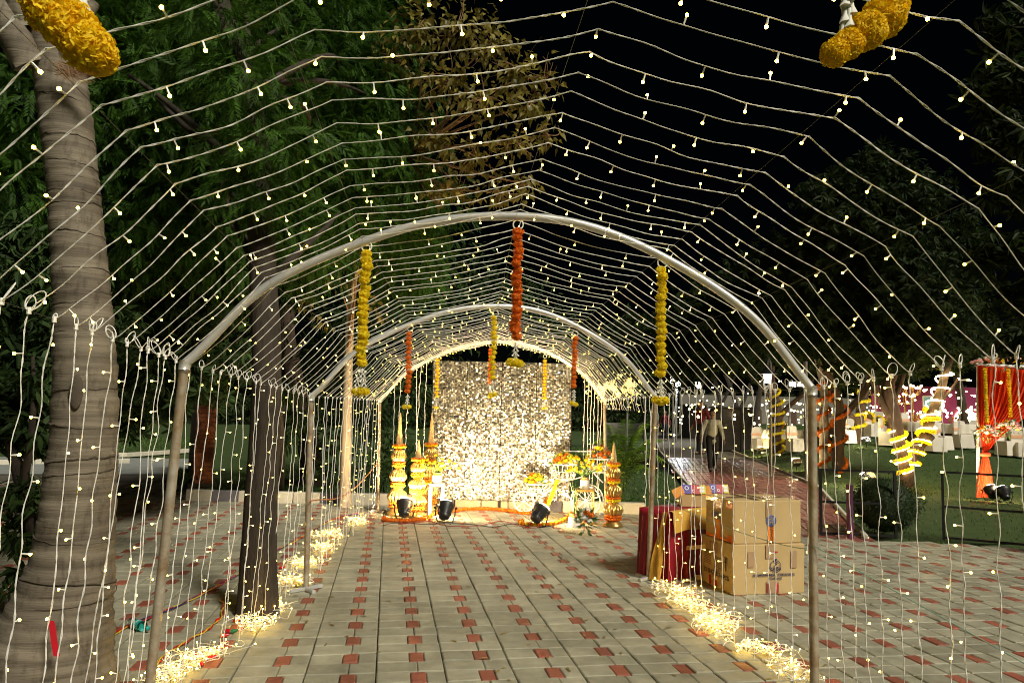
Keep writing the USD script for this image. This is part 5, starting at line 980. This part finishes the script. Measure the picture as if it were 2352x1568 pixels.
T.part('trunk', trunk([gr(2560, 1330) - V(0, 0, .1), at(2550, 900, 8.2), at(2500, 600, 8.), at(2440, 300, 7.8)], .16, .09, .1, 14, .15), 'bark', True)
C8 = [P4(*a) for a in [(2320, 60, 7.2, .42), (2300, 180, 7., .4), (2340, 300, 7., .4), (2280, 330, 7.2, .25), (2360, 430, 7., .45), (2330, 560, 7., .35), (2260, 600, 7.2, .22), (2350, 680, 7.4, .4), (2270, 250, 7.2, .18), (2380, 160, 7., .5), (2400, 560, 7, .5), (2330, 780, 8., .3)]]
T.part('crown', cloud(C8, 900, WHL, .17, .8, .1), 'mango'); T.part('limb', limbs(at(2500, 600, 8.), [c[:3] for c in C8[:9]], .03, .15), 'bark', True)
# ------------------------------------------------------------------ feathery potted palm by the right tower
def frond(base, tip, wid, n=26):
    q = spline([base, base * .45 + tip * .55 + V(0, 0, .34), tip - V(0, 0, .05)], n); t = nrm(np.gradient(q, axis=0)); s = nrm(np.cross(t, V(0, 0, 1))); ms = [tube(q, np.linspace(.009, .002, n), 4)]
    for i in range(5, n):
        for sd_ in (-1, 1):
            d = nrm(s[i] * sd_ + t[i] * .9 - V(0, 0, .35)); l = wid * (1 - abs(i / n - .55) * .9); b = nrm(np.cross(d, V(0, 0, 1))) * .015; ms.append((np.array([q[i] - b * .5, q[i] + d * l * .4 - b, q[i] + d * l - V(0, 0, l * .25), q[i] + d * l * .4 + b]), np.array([[0, 1, 2], [0, 2, 3]])))
    return join(ms)
g = gr(1428, 1172) * V(1, 1, 0) + V(.05, .25, 0); T = thing('feather_palm', 'bright green feathery palm growing behind the right pot tower', 'palm', g)
for x, y in ((1378, 1002), (1402, 970), (1440, 958), (1478, 966), (1508, 1000), (1516, 1042), (1500, 1082), (1388, 1055), (1458, 992), (1420, 990), (1482, 1020)): T.part('frond', frond(g + V(rng.normal(0, .05), rng.normal(0, .05), .15), at(x, y, g[1] + rng.normal(0, .25)), .27), 'fern')
# ------------------------------------------------------------------ poles, lanterns, floodlights
def lantern(label, x, y, Y, w, yb=None, pole=True):
    c = at(x, y, Y); s = w / F * Y; T = thing('lantern', label, 'lantern', c * V(1, 1, 0), 'lanterns along the garden path')
    T.part('glass', lathe([(.001, -s * .55), (s * .30, -s * .55), (s * .48, s * .25), (s * .5, s * .45), (.001, s * .45)], 16, c), LANT, True); T.part('hood', lathe([(.001, s * .46), (s * 1.15, s * .46), (s * 1.1, s * .56), (s * .45, s * .95), (s * .2, s * 1.5), (.001, s * 1.6)], 20, c), 'blackm', 40)
    for k in range(4): a = k * 1.571 + .4; T.part('glass_bar', tube([c + V(math.cos(a) * s * .33, math.sin(a) * s * .33, -s * .56), c + V(math.cos(a) * s * .53, math.sin(a) * s * .53, s * .46)], s * .03, 4), 'blackm')
    q = c + V(.25, .3, 0); T.part('pole', tube([q * V(1, 1, 0), q + V(0, 0, s * 2)], .04, 10), 'post', True); T.part('arm', tube(spline([q + V(0, 0, s * 1.9), (q + c) / 2 + V(0, 0, s * 2.3), c + V(0, 0, s * 1.5)], 10), .02, 6), 'post', True)
lantern('hooded path lantern glowing brightest, above the tree wound with yellow marigolds', 1763, 868, 19., 21); lantern('smaller hooded lantern half way along the path', 1604, 884, 30., 15); lantern('small round lantern beside the dangling right garland', 1540, 873, 34., 15)
c = at(1558, 882, 40.); T = thing('street_light', 'cold white street light far down the path', 'street light', c * V(1, 1, 0)); T.part('globe', ball(c, .13, 2), WHITEL, True); T.part('pole', tube([c * V(1, 1, 0) + V(0, .3, 0), c + V(0, .3, .1)], .06, 8), 'post'); T.part('arm', tube([c + V(0, .3, .1), c + V(0, .0, .14)], .03, 6), 'post')
g = gr(1853, 1106); hp = up_to(g, 830); T = thing('flood_pole', 'grey pole with two warm floodlights beside the near right post', 'light pole', g); T.part('pole', tube([g, g + V(0, 0, hp)], .052, 14), 'post', True)
for x in (1820, 1838):
    c = at(x, 882, g[1] + .1); h = T.part('lamp_head', box(c + V(0, .05, 0), (.20, .10, .15), None, .01), 'black'); h.part('glass', box(c - V(0, .004, 0), (.17, .008, .12)), LANT)
T.part('cross_arm', tube([at(1812, 880, g[1] + .14), at(1856, 880, g[1] + .02)], .022, 6), 'post')
for x0, yb, yt in ((1439, 1042, 912), (1480, 1046, 910)): 
    g = gr(x0, yb); single('grey_pole', tube([g, g + V(0, 0, up_to(g, yt))], .05, 10), 'post', f'plain grey pole standing behind the feathery palm, the {"left" if x0 < 1460 else "right"} one', 'pole', True)
g = gr(1432, 1000); single('garden_wall', box(g + V(0, 0, .4), (2.6, .3, .9), None, .02), 'stone', 'low pale garden wall behind the two grey poles', 'wall')
def foil_flood(label, x, y, aim, s=.26):
    g = grl(x, y); c = g + V(0, 0, .24); aim = nrm(np.asarray(aim, float)); sd_ = nrm(np.cross(aim, V(0, 0, 1))); u = np.cross(sd_, aim); T = thing('foil_floodlight', label, 'floodlight', g, 'foil-wrapped floodlights on the lawn')
    v, f = box((0, 0, 0), (s, s * .8, s * .7), None, .02); m_ = trimesh.Trimesh(v, f).subdivide().subdivide(); v = np.array(m_.vertices); v = v * (1 + .35 * (meshkit.fbm(v * 14, 3, 5) - .5))[:, None]; R_ = np.stack([sd_, u, aim]); T.part('foil_wrap', (v @ R_ + c, np.array(m_.faces)), 'foil'); T.part('glass', box(c + aim * s * .44, (s * .8, s * .42, .012), R_), FLOOD); T.part('stake', tube([g, c], .015, 6), 'blackm')
foil_flood('foil-wrapped floodlight on the lawn before the round bush', 1994, 1118, (-.3, .6, .8), .30); foil_flood('foil-wrapped floodlight beside the path nearest the grey pole', 1829, 1080, (.1, .7, .75)); foil_flood('foil-wrapped floodlight next to the woven booth', 1748, 1047, (.2, .7, .75)); foil_flood('foil-wrapped floodlight at the low-limbed tree', 1990, 1028, (-.1, .5, .8))
# ------------------------------------------------------------------ fence, bush, posts
gF = gr(2168, 1239); gF2 = gr(2420, 1262); gA = gr(1886, 1229); gB = gr(2058, 1236)
def rail_fence(label, a, b, ytops):
    T = thing('rail_fence', label, 'fence', a, 'low black rail fence panels'); d = nrm((b - a) * V(1, 1, 0)); L = np.linalg.norm((b - a) * V(1, 1, 0)); n = V(-d[1], d[0], 0)
    h = ytops[0]; T.part('post', box(a * V(1, 1, 0) + Z * h / 2, (.035, .035, h), [d, n, Z]), 'blackm'); T.part('post', box(b * V(1, 1, 0) + Z * h / 2, (.035, .035, h), [d, n, Z]), 'blackm')
    for z in ytops: T.part('rail', box((a + b) / 2 * V(1, 1, 0) + Z * (z - .015), (L - .037, .03, .03), [d, n, Z]), 'blackm')
hF = up_to(gF, 1081); rail_fence('black rail fence panel at the right edge before the curtain', gF, gF2, (hF, hF * .5, .05)); hA = up_to(gB, 1081); rail_fence('black rail fence panel between the path and the round bush', gA, gB, (hA, hA * .52, .05))
g = gr(1953, 1236); single('purple_post', box(g + Z * up_to(g, 1112) / 2, (.07, .07, up_to(g, 1112)), None, .006), 'violet', 'short purple post standing at the end of the brick path', 'post')
g = gr(2086, 1242); rB = (up_to(g, 1098)) / 2; c = g + V(.05, .55, rB * .98); T = thing('clipped_bush', 'round clipped dark bush behind the black fence', 'bush', c * V(1, 1, 0)); T.part('core', ball(c, rB * .9, 3), 'bush'); T.part('leaves', cloud([np.r_[c, rB * 1.0]], 6500, LANCE, .045, -.2, .9), 'bush')
# ------------------------------------------------------------------ dark woven booths
def booth(label, x0, x1, yt, yb):
    a, b = gr(x0, yb), gr(x1, yb); d = nrm((b - a) * V(1, 1, 0)); n = V(-d[1], d[0], 0); w = np.linalg.norm(b - a); h = up_to(a, yt); T = thing('woven_booth', label, 'booth', a, 'dark woven booths beside the path')
    T.part('shell', box((a + b) / 2 + n * .45 + Z * (h / 2), (w, .8, h - .02), [d, n, Z], .01), 'screen')
    for k in range(26): z = .10 + (h - .2) * k / 26; T.part('woven_slat', box(a + d * w * .30 + n * (.04 + .008 * (k % 2)) + Z * z, (w * .56, .03, h / 26 * .8), [d, n, Z], .006), 'screen')
    for s_ in (.0, .6, 1.): T.part('frame_post', box(a + d * (w * s_) + n * .035 + Z * h / 2, (.07, .07, h), [d, n, Z]), 'board')
    T.part('lid', box((a + b) / 2 + n * .45 + Z * (h + .02), (w + .1, .95, .05), [d, n, Z], .01), 'board')
booth('dark woven booth beside the path, behind the walking man', 1660, 1731, 936, 1036); booth('dark woven booth further down the path, left of the walking man', 1584, 1622, 930, 1006)
# ------------------------------------------------------------------ banquet chairs and tables
def make_chair(base, rz, label):
    T = thing('banquet_chair', label, 'chair', (0, 0, 0), 'covered banquet chairs on the lawn')
    lo = lambda pts: np.array(pts, float)
    def loft(secs):
        r = np.array(secs); n, k, _ = r.shape; i, j = np.meshgrid(np.arange(n - 1), np.arange(k), indexing='ij'); j2 = (j + 1) % k; q = np.stack([i * k + j, i * k + j2, (i + 1) * k + j2, (i + 1) * k + j], -1).reshape(-1, 4); f = np.vstack([q[:, [0, 1, 2]], q[:, [0, 2, 3]]]); t_ = np.array([[(n - 1) * k, (n - 1) * k + m_, (n - 1) * k + m_ + 1] for m_ in range(1, k - 1)]); return r.reshape(-1, 3), np.vstack([f, t_])
    sec = lambda w, y0, y1, z, wv=0.: [(-w, y0, z), (-w * .5, y0 - wv, z), (0, y0 + wv, z), (w * .5, y0 - wv, z), (w, y0, z), (w + wv, (y0 + y1) / 2, z), (w, y1, z), (w * .5, y1 + wv, z), (0, y1 - wv, z), (-w * .5, y1 + wv, z), (-w, y1, z), (-w - wv, (y0 + y1) / 2, z)]
    T.part('seat_cover', loft([sec(.25, -.26, .26, .0, .02), sec(.235, -.24, .24, .25, .012), sec(.225, -.225, .225, .44), sec(.21, -.21, .22, .47)]), 'cream', 40); T.part('back_cover', loft([sec(.222, .17, .27, .0, .012), sec(.215, .18, .265, .5), sec(.205, .20, .265, .85), sec(.185, .205, .26, .93), sec(.10, .21, .255, .945)]), 'cream', 40)
    T.part('sash', loft([sec(.226, .165, .278, .60), sec(.224, .165, .280, .64, .004), sec(.226, .168, .279, .70)]), 'peach', 40); T.part('sash_bow', join(ball((-.07, .285, .65), .055, 1, (1.2, .4, .8)), ball((.07, .285, .65), .055, 1, (1.2, .4, .8))), 'peach', True); T.part('sash_tail', join(box((-.03, .285, .45), (.07, .012, .36), [V(1, 0, .1), V(0, 1, 0), Z], .003), box((.05, .288, .47), (.07, .012, .32), [V(1, 0, -.15), V(0, 1, 0), Z], .003)), 'peach')
    x = UsdGeom.Xform.Get(stage, T.path); x.ClearXformOpOrder(); x.GetPrim().RemoveProperty('xformOp:translate'); x.AddTranslateOp().Set(Gf.Vec3d(*base.tolist())); x.AddRotateZOp().Set(math.degrees(rz)); x.AddScaleOp().Set(Gf.Vec3f(1.0, 1.0, 1.0)); return T.path
CH = [(2149, 1036, 0., 'chair in a white cover right of the forked tree, its sash hanging loose'), (2165, 1032, .5, 'white-covered chair half behind the loose-sash chair'), (2213, 1028, .0, 'white-covered chair with a peach bow beside the red curtain tie'), (2244, 1026, -.5, 'white-covered chair just left of the red curtain'), (2313, 1045, .2, 'white-covered chair right of the red curtain, facing the tables'), (2347, 1048, -.1, 'white-covered chair at the very right edge'),
      (2090, 1003, .4, 'white-covered chair behind the right stem of the forked tree'), (2040, 1022, .9, 'white-covered chair behind the left stem of the forked tree'), (2006, 1002, .1, 'white-covered chair right of the low-limbed tree'), (2020, 998, -.3, 'white-covered chair next along from the low-limbed tree'), (1944, 1017, .3, 'white-covered chair before the low-limbed tree'), (1743, 1032, .2, 'white-covered chair between the woven booth and the yellow-wound tree'), (1738, 1000, 1.2, 'white-covered chair further back beside the woven booth'), (1826, 1036, .2, 'white-covered chair behind the grey floodlight pole'), (2120, 990, -.2, 'white-covered chair in the back row before the stage'), (2175, 985, .1, 'white-covered chair in the back row under the bright screen'), (2235, 988, .3, 'white-covered chair in the back row left of the curtain')]
first = make_chair(grl(*CH[0][:2]), -.15 + CH[0][2], CH[0][3])
for x, y, rz, lab in CH[1:]: copy(first, 'banquet_chair', lab, 'chair', grl(x, y), -.15 + rz, 'covered banquet chairs on the lawn', 1.0)
for x, y, r, lab in ((1800, 1030, .85, 'round white-clothed table behind the yellow-wound tree'), (2195, 1020, .85, 'round white-clothed table beside the red curtain'), (2110, 1015, .8, 'round white-clothed table behind the forked tree'), (1925, 1005, .8, 'round white-clothed table behind the orange-wound trunks'), (2325, 1030, .8, 'round white-clothed table right of the curtain')):
    g = grl(x, y); T = thing('banquet_table', lab, 'table', g, 'round banquet tables on the lawn'); T.part('brown_skirt', lathe([(.001, .0), (r * .95, .0), (r * .93, .72), (.001, .72)], 60, g, 30, .05), 'brownc', 40); T.part('white_cloth', lathe([(r * 1.03, .40), (r * 1.0, .58), (r * .96, .73), (r * .94, .745), (.001, .75)], 60, g, 20, .04), 'cream', 40)
    bouquet('flower centrepiece on the ' + lab, g + V(0, 0, .78), .22, .20, 14, ['org', 'yel', 'pink', 'org'])
# ------------------------------------------------------------------ the gathered red curtain
YQ = gr(2262, 1143)[1]; prof = [(838, 2245, 2420), (870, 2246, 2412), (910, 2247, 2390), (950, 2249, 2352), (985, 2251, 2312), (1012, 2253, 2285), (1032, 2255, 2272), (1043, 2256, 2268), (1056, 2254, 2272), (1085, 2250, 2278), (1115, 2246, 2282), (1142, 2242, 2284)]
ys = np.linspace(838, 1142, 44); rows = []
for y in ys:
    a, b = np.interp(y, [p[0] for p in prof], [p[1] for p in prof]), np.interp(y, [p[0] for p in prof], [p[2] for p in prof]); u = np.linspace(0, 1, 150); ph = u * 2 * math.pi * 15 + .8 * np.sin(u * 9); dp = np.clip((b - a) / 150, .22, 1)
    rows.append([at(a + (b - a) * k, y + .10 * (b - a) * k * (y < 1040), YQ + (.055 * math.sin(p) + .02 * math.sin(p * 2.3 + y * .02)) * dp) for k, p in zip(u, ph)])
g = at(2250, 1143, YQ); T = thing('red_curtain', 'orange-red curtain gathered and tied in the middle, lit from its foot', 'curtain', g * V(1, 1, 0)); T.part('cloth', ribbon(rows), 'curt', True); T.part('tie_band', tube([at(2252, 1043, YQ - .03), at(2262, 1044, YQ - .1), at(2272, 1043, YQ - .03)], .04, 10), 'curt', True)
p0 = at(2246, 1143, YQ + .12) * V(1, 1, 0); T.part('pole', tube([p0, at(2246, 830, YQ + .12)], .035, 10), 'white', True); T.part('top_beam', tube([at(2240, 838, YQ + .1), at(2440, 846, YQ + .1)], .04, 10), 'white', True)
for i, (x, y, w, n, lab) in enumerate(((2300, 834, .62, 46, 'pink and yellow flowers along the top of the red curtain'), (2265, 996, .24, 24, 'flower basket hung before the curtain tie'), (2319, 984, .24, 24, 'flower basket hung on the right of the curtain'))): bouquet(lab, at(x, y, YQ - .22), w, .16 if i else .14, n, ['pink', 'yel', 'bud', 'pink', 'org'])
for x, y0, y1, c, lab in ((2262, 848, 968, 'yel', 'yellow marigold string hanging down the left of the curtain'), (2316, 850, 955, 'gold', 'golden marigold string hanging down the middle of the curtain')):
    q = resample(np.array([at(x, y0, YQ - .14), at(x + 5, y1, YQ - .14)]), .055); T = thing('marigold_string', lab, 'garland', q[0]);
    for k in q: gseed += 1; T.part('marigold', ruffle(k, .042, 30, 1, .85, gseed, .45), c)
cb = at(2262, 1090, YQ)
for x, y, lab in ((2279, 1150, 'black lamp at the foot of the curtain, the left of two'), (2306, 1153, 'black lamp at the foot of the curtain, the right of two')): g = gr(x, y); can_lamp(lab, g, nrm(at(2262, 1060, YQ) - g) + V(0, .1, .2), .15, LENSC)
# ------------------------------------------------------------------ the far stage
YS = 42.; o = at(2002, 990, YS); W_ = np.linalg.norm(at(2245, 990, YS) - o); sr = nrm(RT * V(1, 1, 0)); sf = V(sr[1], -sr[0], 0); zs = max(0., o[2]); h = at(2000, 884, YS)[2]
T = thing('stage_backdrop', 'magenta printed stage panel glowing far behind the garden trees', 'stage panel', o * V(1, 1, 0)); o = o * V(1, 1, 0)
T.part('panel', box(o + sr * W_ / 2 + Z * h / 2, (W_, .12, h), [sr, -sf, Z], .01), 'magenta'); T.part('window_print', box(o + sr * W_ * .5 + sf * .065 + Z * h * .62, (1.0, .012, 1.5), [sr, -sf, Z], .005), 'sky'); T.part('window_frame', join(*[tube([o + sr * (W_ * .5 + a * .52) + sf * .075 + Z * (h * .62 + b * .77), o + sr * (W_ * .5 + c * .52) + sf * .075 + Z * (h * .62 + d * .77)], .05, 6) for a, b, c, d in ((-1, -1, 1, -1), (1, -1, 1, 1), (1, 1, -1, 1), (-1, 1, -1, -1))]), 'white')
v, f = lathe([(.001, 0), (1., 0), (1., .03), (.001, .03)], 30); v = v * V(.72, .72, 1); T.part('bright_panel', (o + sr * W_ * .78 + sf * .08 + v[:, :1] * sr * 1. + v[:, 1:2] * Z * 1.1 + v[:, 2:] * sf + Z * h * .42, f), STAGEL, True)
T.part('platform', box(o + sr * W_ / 2 + sf * 1.2 + Z * .25, (W_ + 1, 2.2, .5), [sr, -sf, Z], .02), 'cream'); T.part('platform_garland', tube([o - sr * .4 + sf * 2.32 + Z * .5, o + sr * (W_ + .4) + sf * 2.32 + Z * .5], .09, 8), 'gold')
for i in range(9): T.part('footlight', box(o + sr * W_ * (i + .5) / 9 + sf * 1.0 + Z * .60, (.2, .12, .16), [sr, -sf, Z], .01), STAGEL)
for i, (x, y) in enumerate(((2095, 905), (2078, 925), (2010, 905))):
    c = at(x, y, 34.); T = thing('candelabra', f'gold candelabra with small lit bulbs before the stage, {ORD[i]} from the {"bright panel" if i < 2 else "low-limbed tree"}', 'candelabra', c * V(1, 1, 0)); T.part('stem', lathe([(.001, 0), (.25, 0), (.06, .1), (.04, c[2] - .1), (.10, c[2]), (.001, c[2])], 14, c * V(1, 1, 0)), 'brass', True)
    for k in range(8): a = k * .785; e = c + V(math.cos(a) * .42, math.sin(a) * .42, .28 + .1 * (k % 2)); T.part('arm', tube(spline([c, c + (e - c) * V(.7, .7, -.1), e], 8), .018, 5), 'brass'); T.part('bulb', ball(e + V(0, 0, .05), .06, 1), STAGEL)
T = thing('distant_lights', 'scattered small lights among the trees far behind the tables', 'lights', at(1700, 950, 32), kind='stuff'); ms = []
for i in range(150): x = rng.uniform(1540, 2000); c = at(x, rng.normal(935, 28), rng.uniform(26, 46)); ms.append(ball(c, rng.uniform(.025, .055), 1))
for i in range(130): c = at(rng.uniform(1985, 2245), rng.normal(945, 24), rng.uniform(33, 41)); ms.append(ball(c, rng.uniform(.03, .085), 1))
T.part('bulbs', join(ms), STAGEL, kind='stuff'); single('far_hedge', cloud([np.r_[at(x, 985, 60), 3.2] for x in range(300, 2700, 70)] + [np.r_[at(x, 930, 62), 2.6] for x in range(300, 2700, 90)], 7000, WH, .5, .2, .2), 'mango', 'far dark belt of trees closing the garden', 'trees', kind='stuff')
o = at(1560, 985, 55.); T = thing('lit_pavilion', 'cream lit pavilion front with arched openings far behind the garden trees', 'pavilion', o * V(1, 1, 0)); o = o * V(1, 1, 0); zt = at(1800, 912, 55.)[2]; wp = np.linalg.norm((at(1995, 985, 55.) - o) * V(1, 1, 0))
T.part('front', box(o + sr * wp / 2 + Z * zt * .5, (wp, .2, zt), [sr, -sf, Z], .02), 'stone')
for i in range(12):
    c = o + sr * wp * (i + .5) / 12 + sf * .12; T.part('arch_opening', join(box(c + Z * zt * .36, (.6, .02, zt * .5), [sr, -sf, Z]), (lathe([(.001, 0), (.30, 0), (.30, .02), (.001, .02)], 20)[0] @ np.stack([sr, Z, sf]) + c + Z * zt * .61 - sf * .012, lathe([(.001, 0), (.30, 0), (.30, .02), (.001, .02)], 20)[1])), 'brownc')
    T.part('uplight', box(o + sr * wp * (i + .02) / 12 + sf * .5 + Z * .9, (.16, .12, .12), [sr, -sf, Z], .01), STAGEL)
# ================================================================== people
import manifold3d as m3
def hull2(a, b, ra, rb):
    s = np.array(ICO[2].vertices); return m3.Manifold.hull_points(np.vstack([s * ra + a, s * rb + b]))
def blob(c, r, sq): return m3.Manifold.hull_points(np.array(ICO[2].vertices) * np.asarray(sq, float) * r + np.asarray(c, float))
def skin_of(ms, edge, it=8):
    m_ = m3.Manifold.batch_boolean(ms, m3.OpType.Add).refine_to_length(edge); d = m_.to_mesh(); t = trimesh.Trimesh(d.vert_properties[:, :3], d.tri_verts, process=True); trimesh.smoothing.filter_taubin(t, iterations=it); return np.array(t.vertices), np.array(t.faces)
def person(label, g, height, face, stride, mats, turn=0., arm=(.2, -.25)):
    s = height / 1.75; Rz = np.stack([V(math.cos(face), math.sin(face), 0), V(-math.sin(face), math.cos(face), 0), Z]); W3 = lambda vf: (vf[0] * s @ Rz + g, vf[1]); T = thing('person', label, 'person', g)
    J = {}
    for k, sd_ in ((0, 1), (1, -1)):
        q = stride * (1 if k == 0 else -1); J[k] = dict(hip=V(.09 * sd_, 0, .92), knee=V(.095 * sd_, .10 * max(q, -.2) / .3 + .03, .50), ank=V(.09 * sd_, q, .085 + .05 * (q < 0)), toe=V(.11 * sd_, q + .17, .035), sh=V(.185 * sd_, 0, 1.42), el=V(.285 * sd_, -.05 + arm[k] * .4, 1.14), wr=V(.34 * sd_, .04 + arm[k], .91))
    body = [hull2(V(-.05, 0, .98), V(0.05, .01, 1.15), .085, .085), hull2(V(0, .01, 1.15), V(0, 0, 1.36), .09, .095), hull2(V(-.15, 0, 1.40), V(.15, 0, 1.40), .065, .065), hull2(V(0, 0, 1.42), V(0, .02, 1.54), .058, .055), blob(V(0, .03, 1.645), .105, (.74, .90, 1.12)), hull2(V(0, .075, 1.575), V(0, .04, 1.60), .035, .05), blob(V(0, .128, 1.635), .019, (.8, 1., 1.5)), blob(V(.083, .02, 1.64), .03, (.4, .8, 1.2)), blob(V(-.083, .02, 1.64), .03, (.4, .8, 1.2))]
    for k, sd_ in ((0, 1), (1, -1)):
        j = J[k]; body += [hull2(j['hip'], j['knee'], .085, .058), hull2(j['knee'], j['ank'], .056, .038), hull2(j['ank'], j['toe'], .036, .028), hull2(j['sh'], j['el'], .052, .040), hull2(j['el'], j['wr'], .040, .027)]
        d = nrm(j['wr'] - j['el']); pm = j['wr'] + d * .055; body.append(hull2(j['wr'] + d * .01, pm + d * .025, .024, .030)); fw = nrm(np.cross(d, V(sd_, 0, 0)))
        for q in range(4): o_ = fw * (q - 1.5) * .018; a = pm + d * .03 + o_; b = a + d * (.035 + .006 * (q in (1, 2))) - V(sd_, 0, 0) * .006; body += [hull2(a, b, .0095, .009), hull2(b, b + d * .028 - V(sd_, 0, 0) * .016, .009, .0075)]
        a = j['wr'] + d * .03 + fw * .026; body += [hull2(a, a + fw * .022 + d * .03, .011, .010), hull2(a + fw * .022 + d * .03, a + fw * .026 + d * .055, .010, .008)]
    b = T.part('body', W3(skin_of(body, .022, 6)), 'skin', True)
    top = [hull2(V(-.05, 0, .88), V(.05, .01, 1.12), .125, .115), hull2(V(0, .01, 1.12), V(0, 0, 1.36), .145, .150), hull2(V(-.16, 0, 1.40), V(.16, 0, 1.40), .072, .072), hull2(V(0, 0, 1.42), V(0, .01, 1.485), .085, .066)]
    for k in (0, 1): j = J[k]; top += [hull2(j['sh'], j['el'], .070, .058), hull2(j['el'], j['el'] + (j['wr'] - j['el']) * .86, .058, .046)]
    vv, ff = skin_of(top, .03, 8); vv = vv * np.where(vv[:, 2:] < 1.33, [[1, .82, 1]], [[1, .9, 1]]); vv = vv + (meshkit.fbm(vv * 9, 3, 6) - .5)[:, None] * .022 * nrm(vv - V(0, 0, 1.2)); T.part('shirt', W3((vv, ff)), mats[0], True)
    leg = [hull2(V(-.07, 0, .95), V(.07, 0, .95), .108, .108)]
    for k in (0, 1): j = J[k]; leg += [hull2(j['hip'], j['knee'], .100, .074), hull2(j['knee'], j['ank'] + V(0, 0, .02), .074, .062)]
    T.part('trousers', W3(skin_of(leg, .03, 8)), mats[1], True)
    for k in (0, 1): j = J[k]; T.part('shoe', W3(skin_of([hull2(j['ank'] - V(0, .05, .03), j['toe'] + V(0, .01, -.002), .042, .034), hull2(j['ank'], j['ank'] - V(0, .03, .04), .046, .045)], .02, 5)), 'shoe', True)
    hh = [blob(V(0, .012, 1.675), .112, (.80, .92, 1.02))]; v, f = skin_of(hh, .016, 2); keep = ~((v[:, 1] > .062) & (v[:, 2] < 1.715)) & (v[:, 2] > 1.60); m_ = trimesh.Trimesh(v, f[keep[f].all(1)]); m_.remove_unreferenced_vertices(); v = np.array(m_.vertices); v = v + (meshkit.fbm(v * 40, 2, 8) - .5)[:, None] * .02; b.part('hair', W3((v, np.array(m_.faces))), 'hair')
    for sd_ in (-1, 1): b.part('eye', W3(ball(V(.032 * sd_, .117, 1.652), .0125, 2, (1.2, .6, .7))), 'eye', True); b.part('eyebrow', W3(tube(np.array([V(.014 * sd_, .126, 1.672), V(.032 * sd_, .124, 1.678), V(.05 * sd_, .112, 1.673)]), .004, 5)), 'hair')
    b.part('mouth', W3(tube(np.array([V(-.022, .108, 1.588), V(0, .117, 1.586), V(.022, .108, 1.588)]), .0045, 5)), 'maroon')
g = gr(1636, 1081); person('man in a pale loose shirt and dark trousers walking up the brick path', g, up_to(g, 942), math.pi + math.atan2(-g[0], g[1]) * 1 + .15, .24, ('shirt', 'dark'), 0, (.10, -.14))
g = gr(1612, 1044); person('man in a maroon shirt standing behind the walking man', g, up_to(g, 921) * 1., math.atan2(-g[0], g[1]) + 2.4, .05, ('mshirt', 'dark'), 0, (.05, .02))
g = gr(1527, 1012); person('person in dark red clothes standing in shadow far along the path', g, min(1.75, up_to(g, 926)), math.pi + math.atan2(-g[0], g[1]) - .5, .04, ('mshirt', 'dark'), 0, (.02, .02))
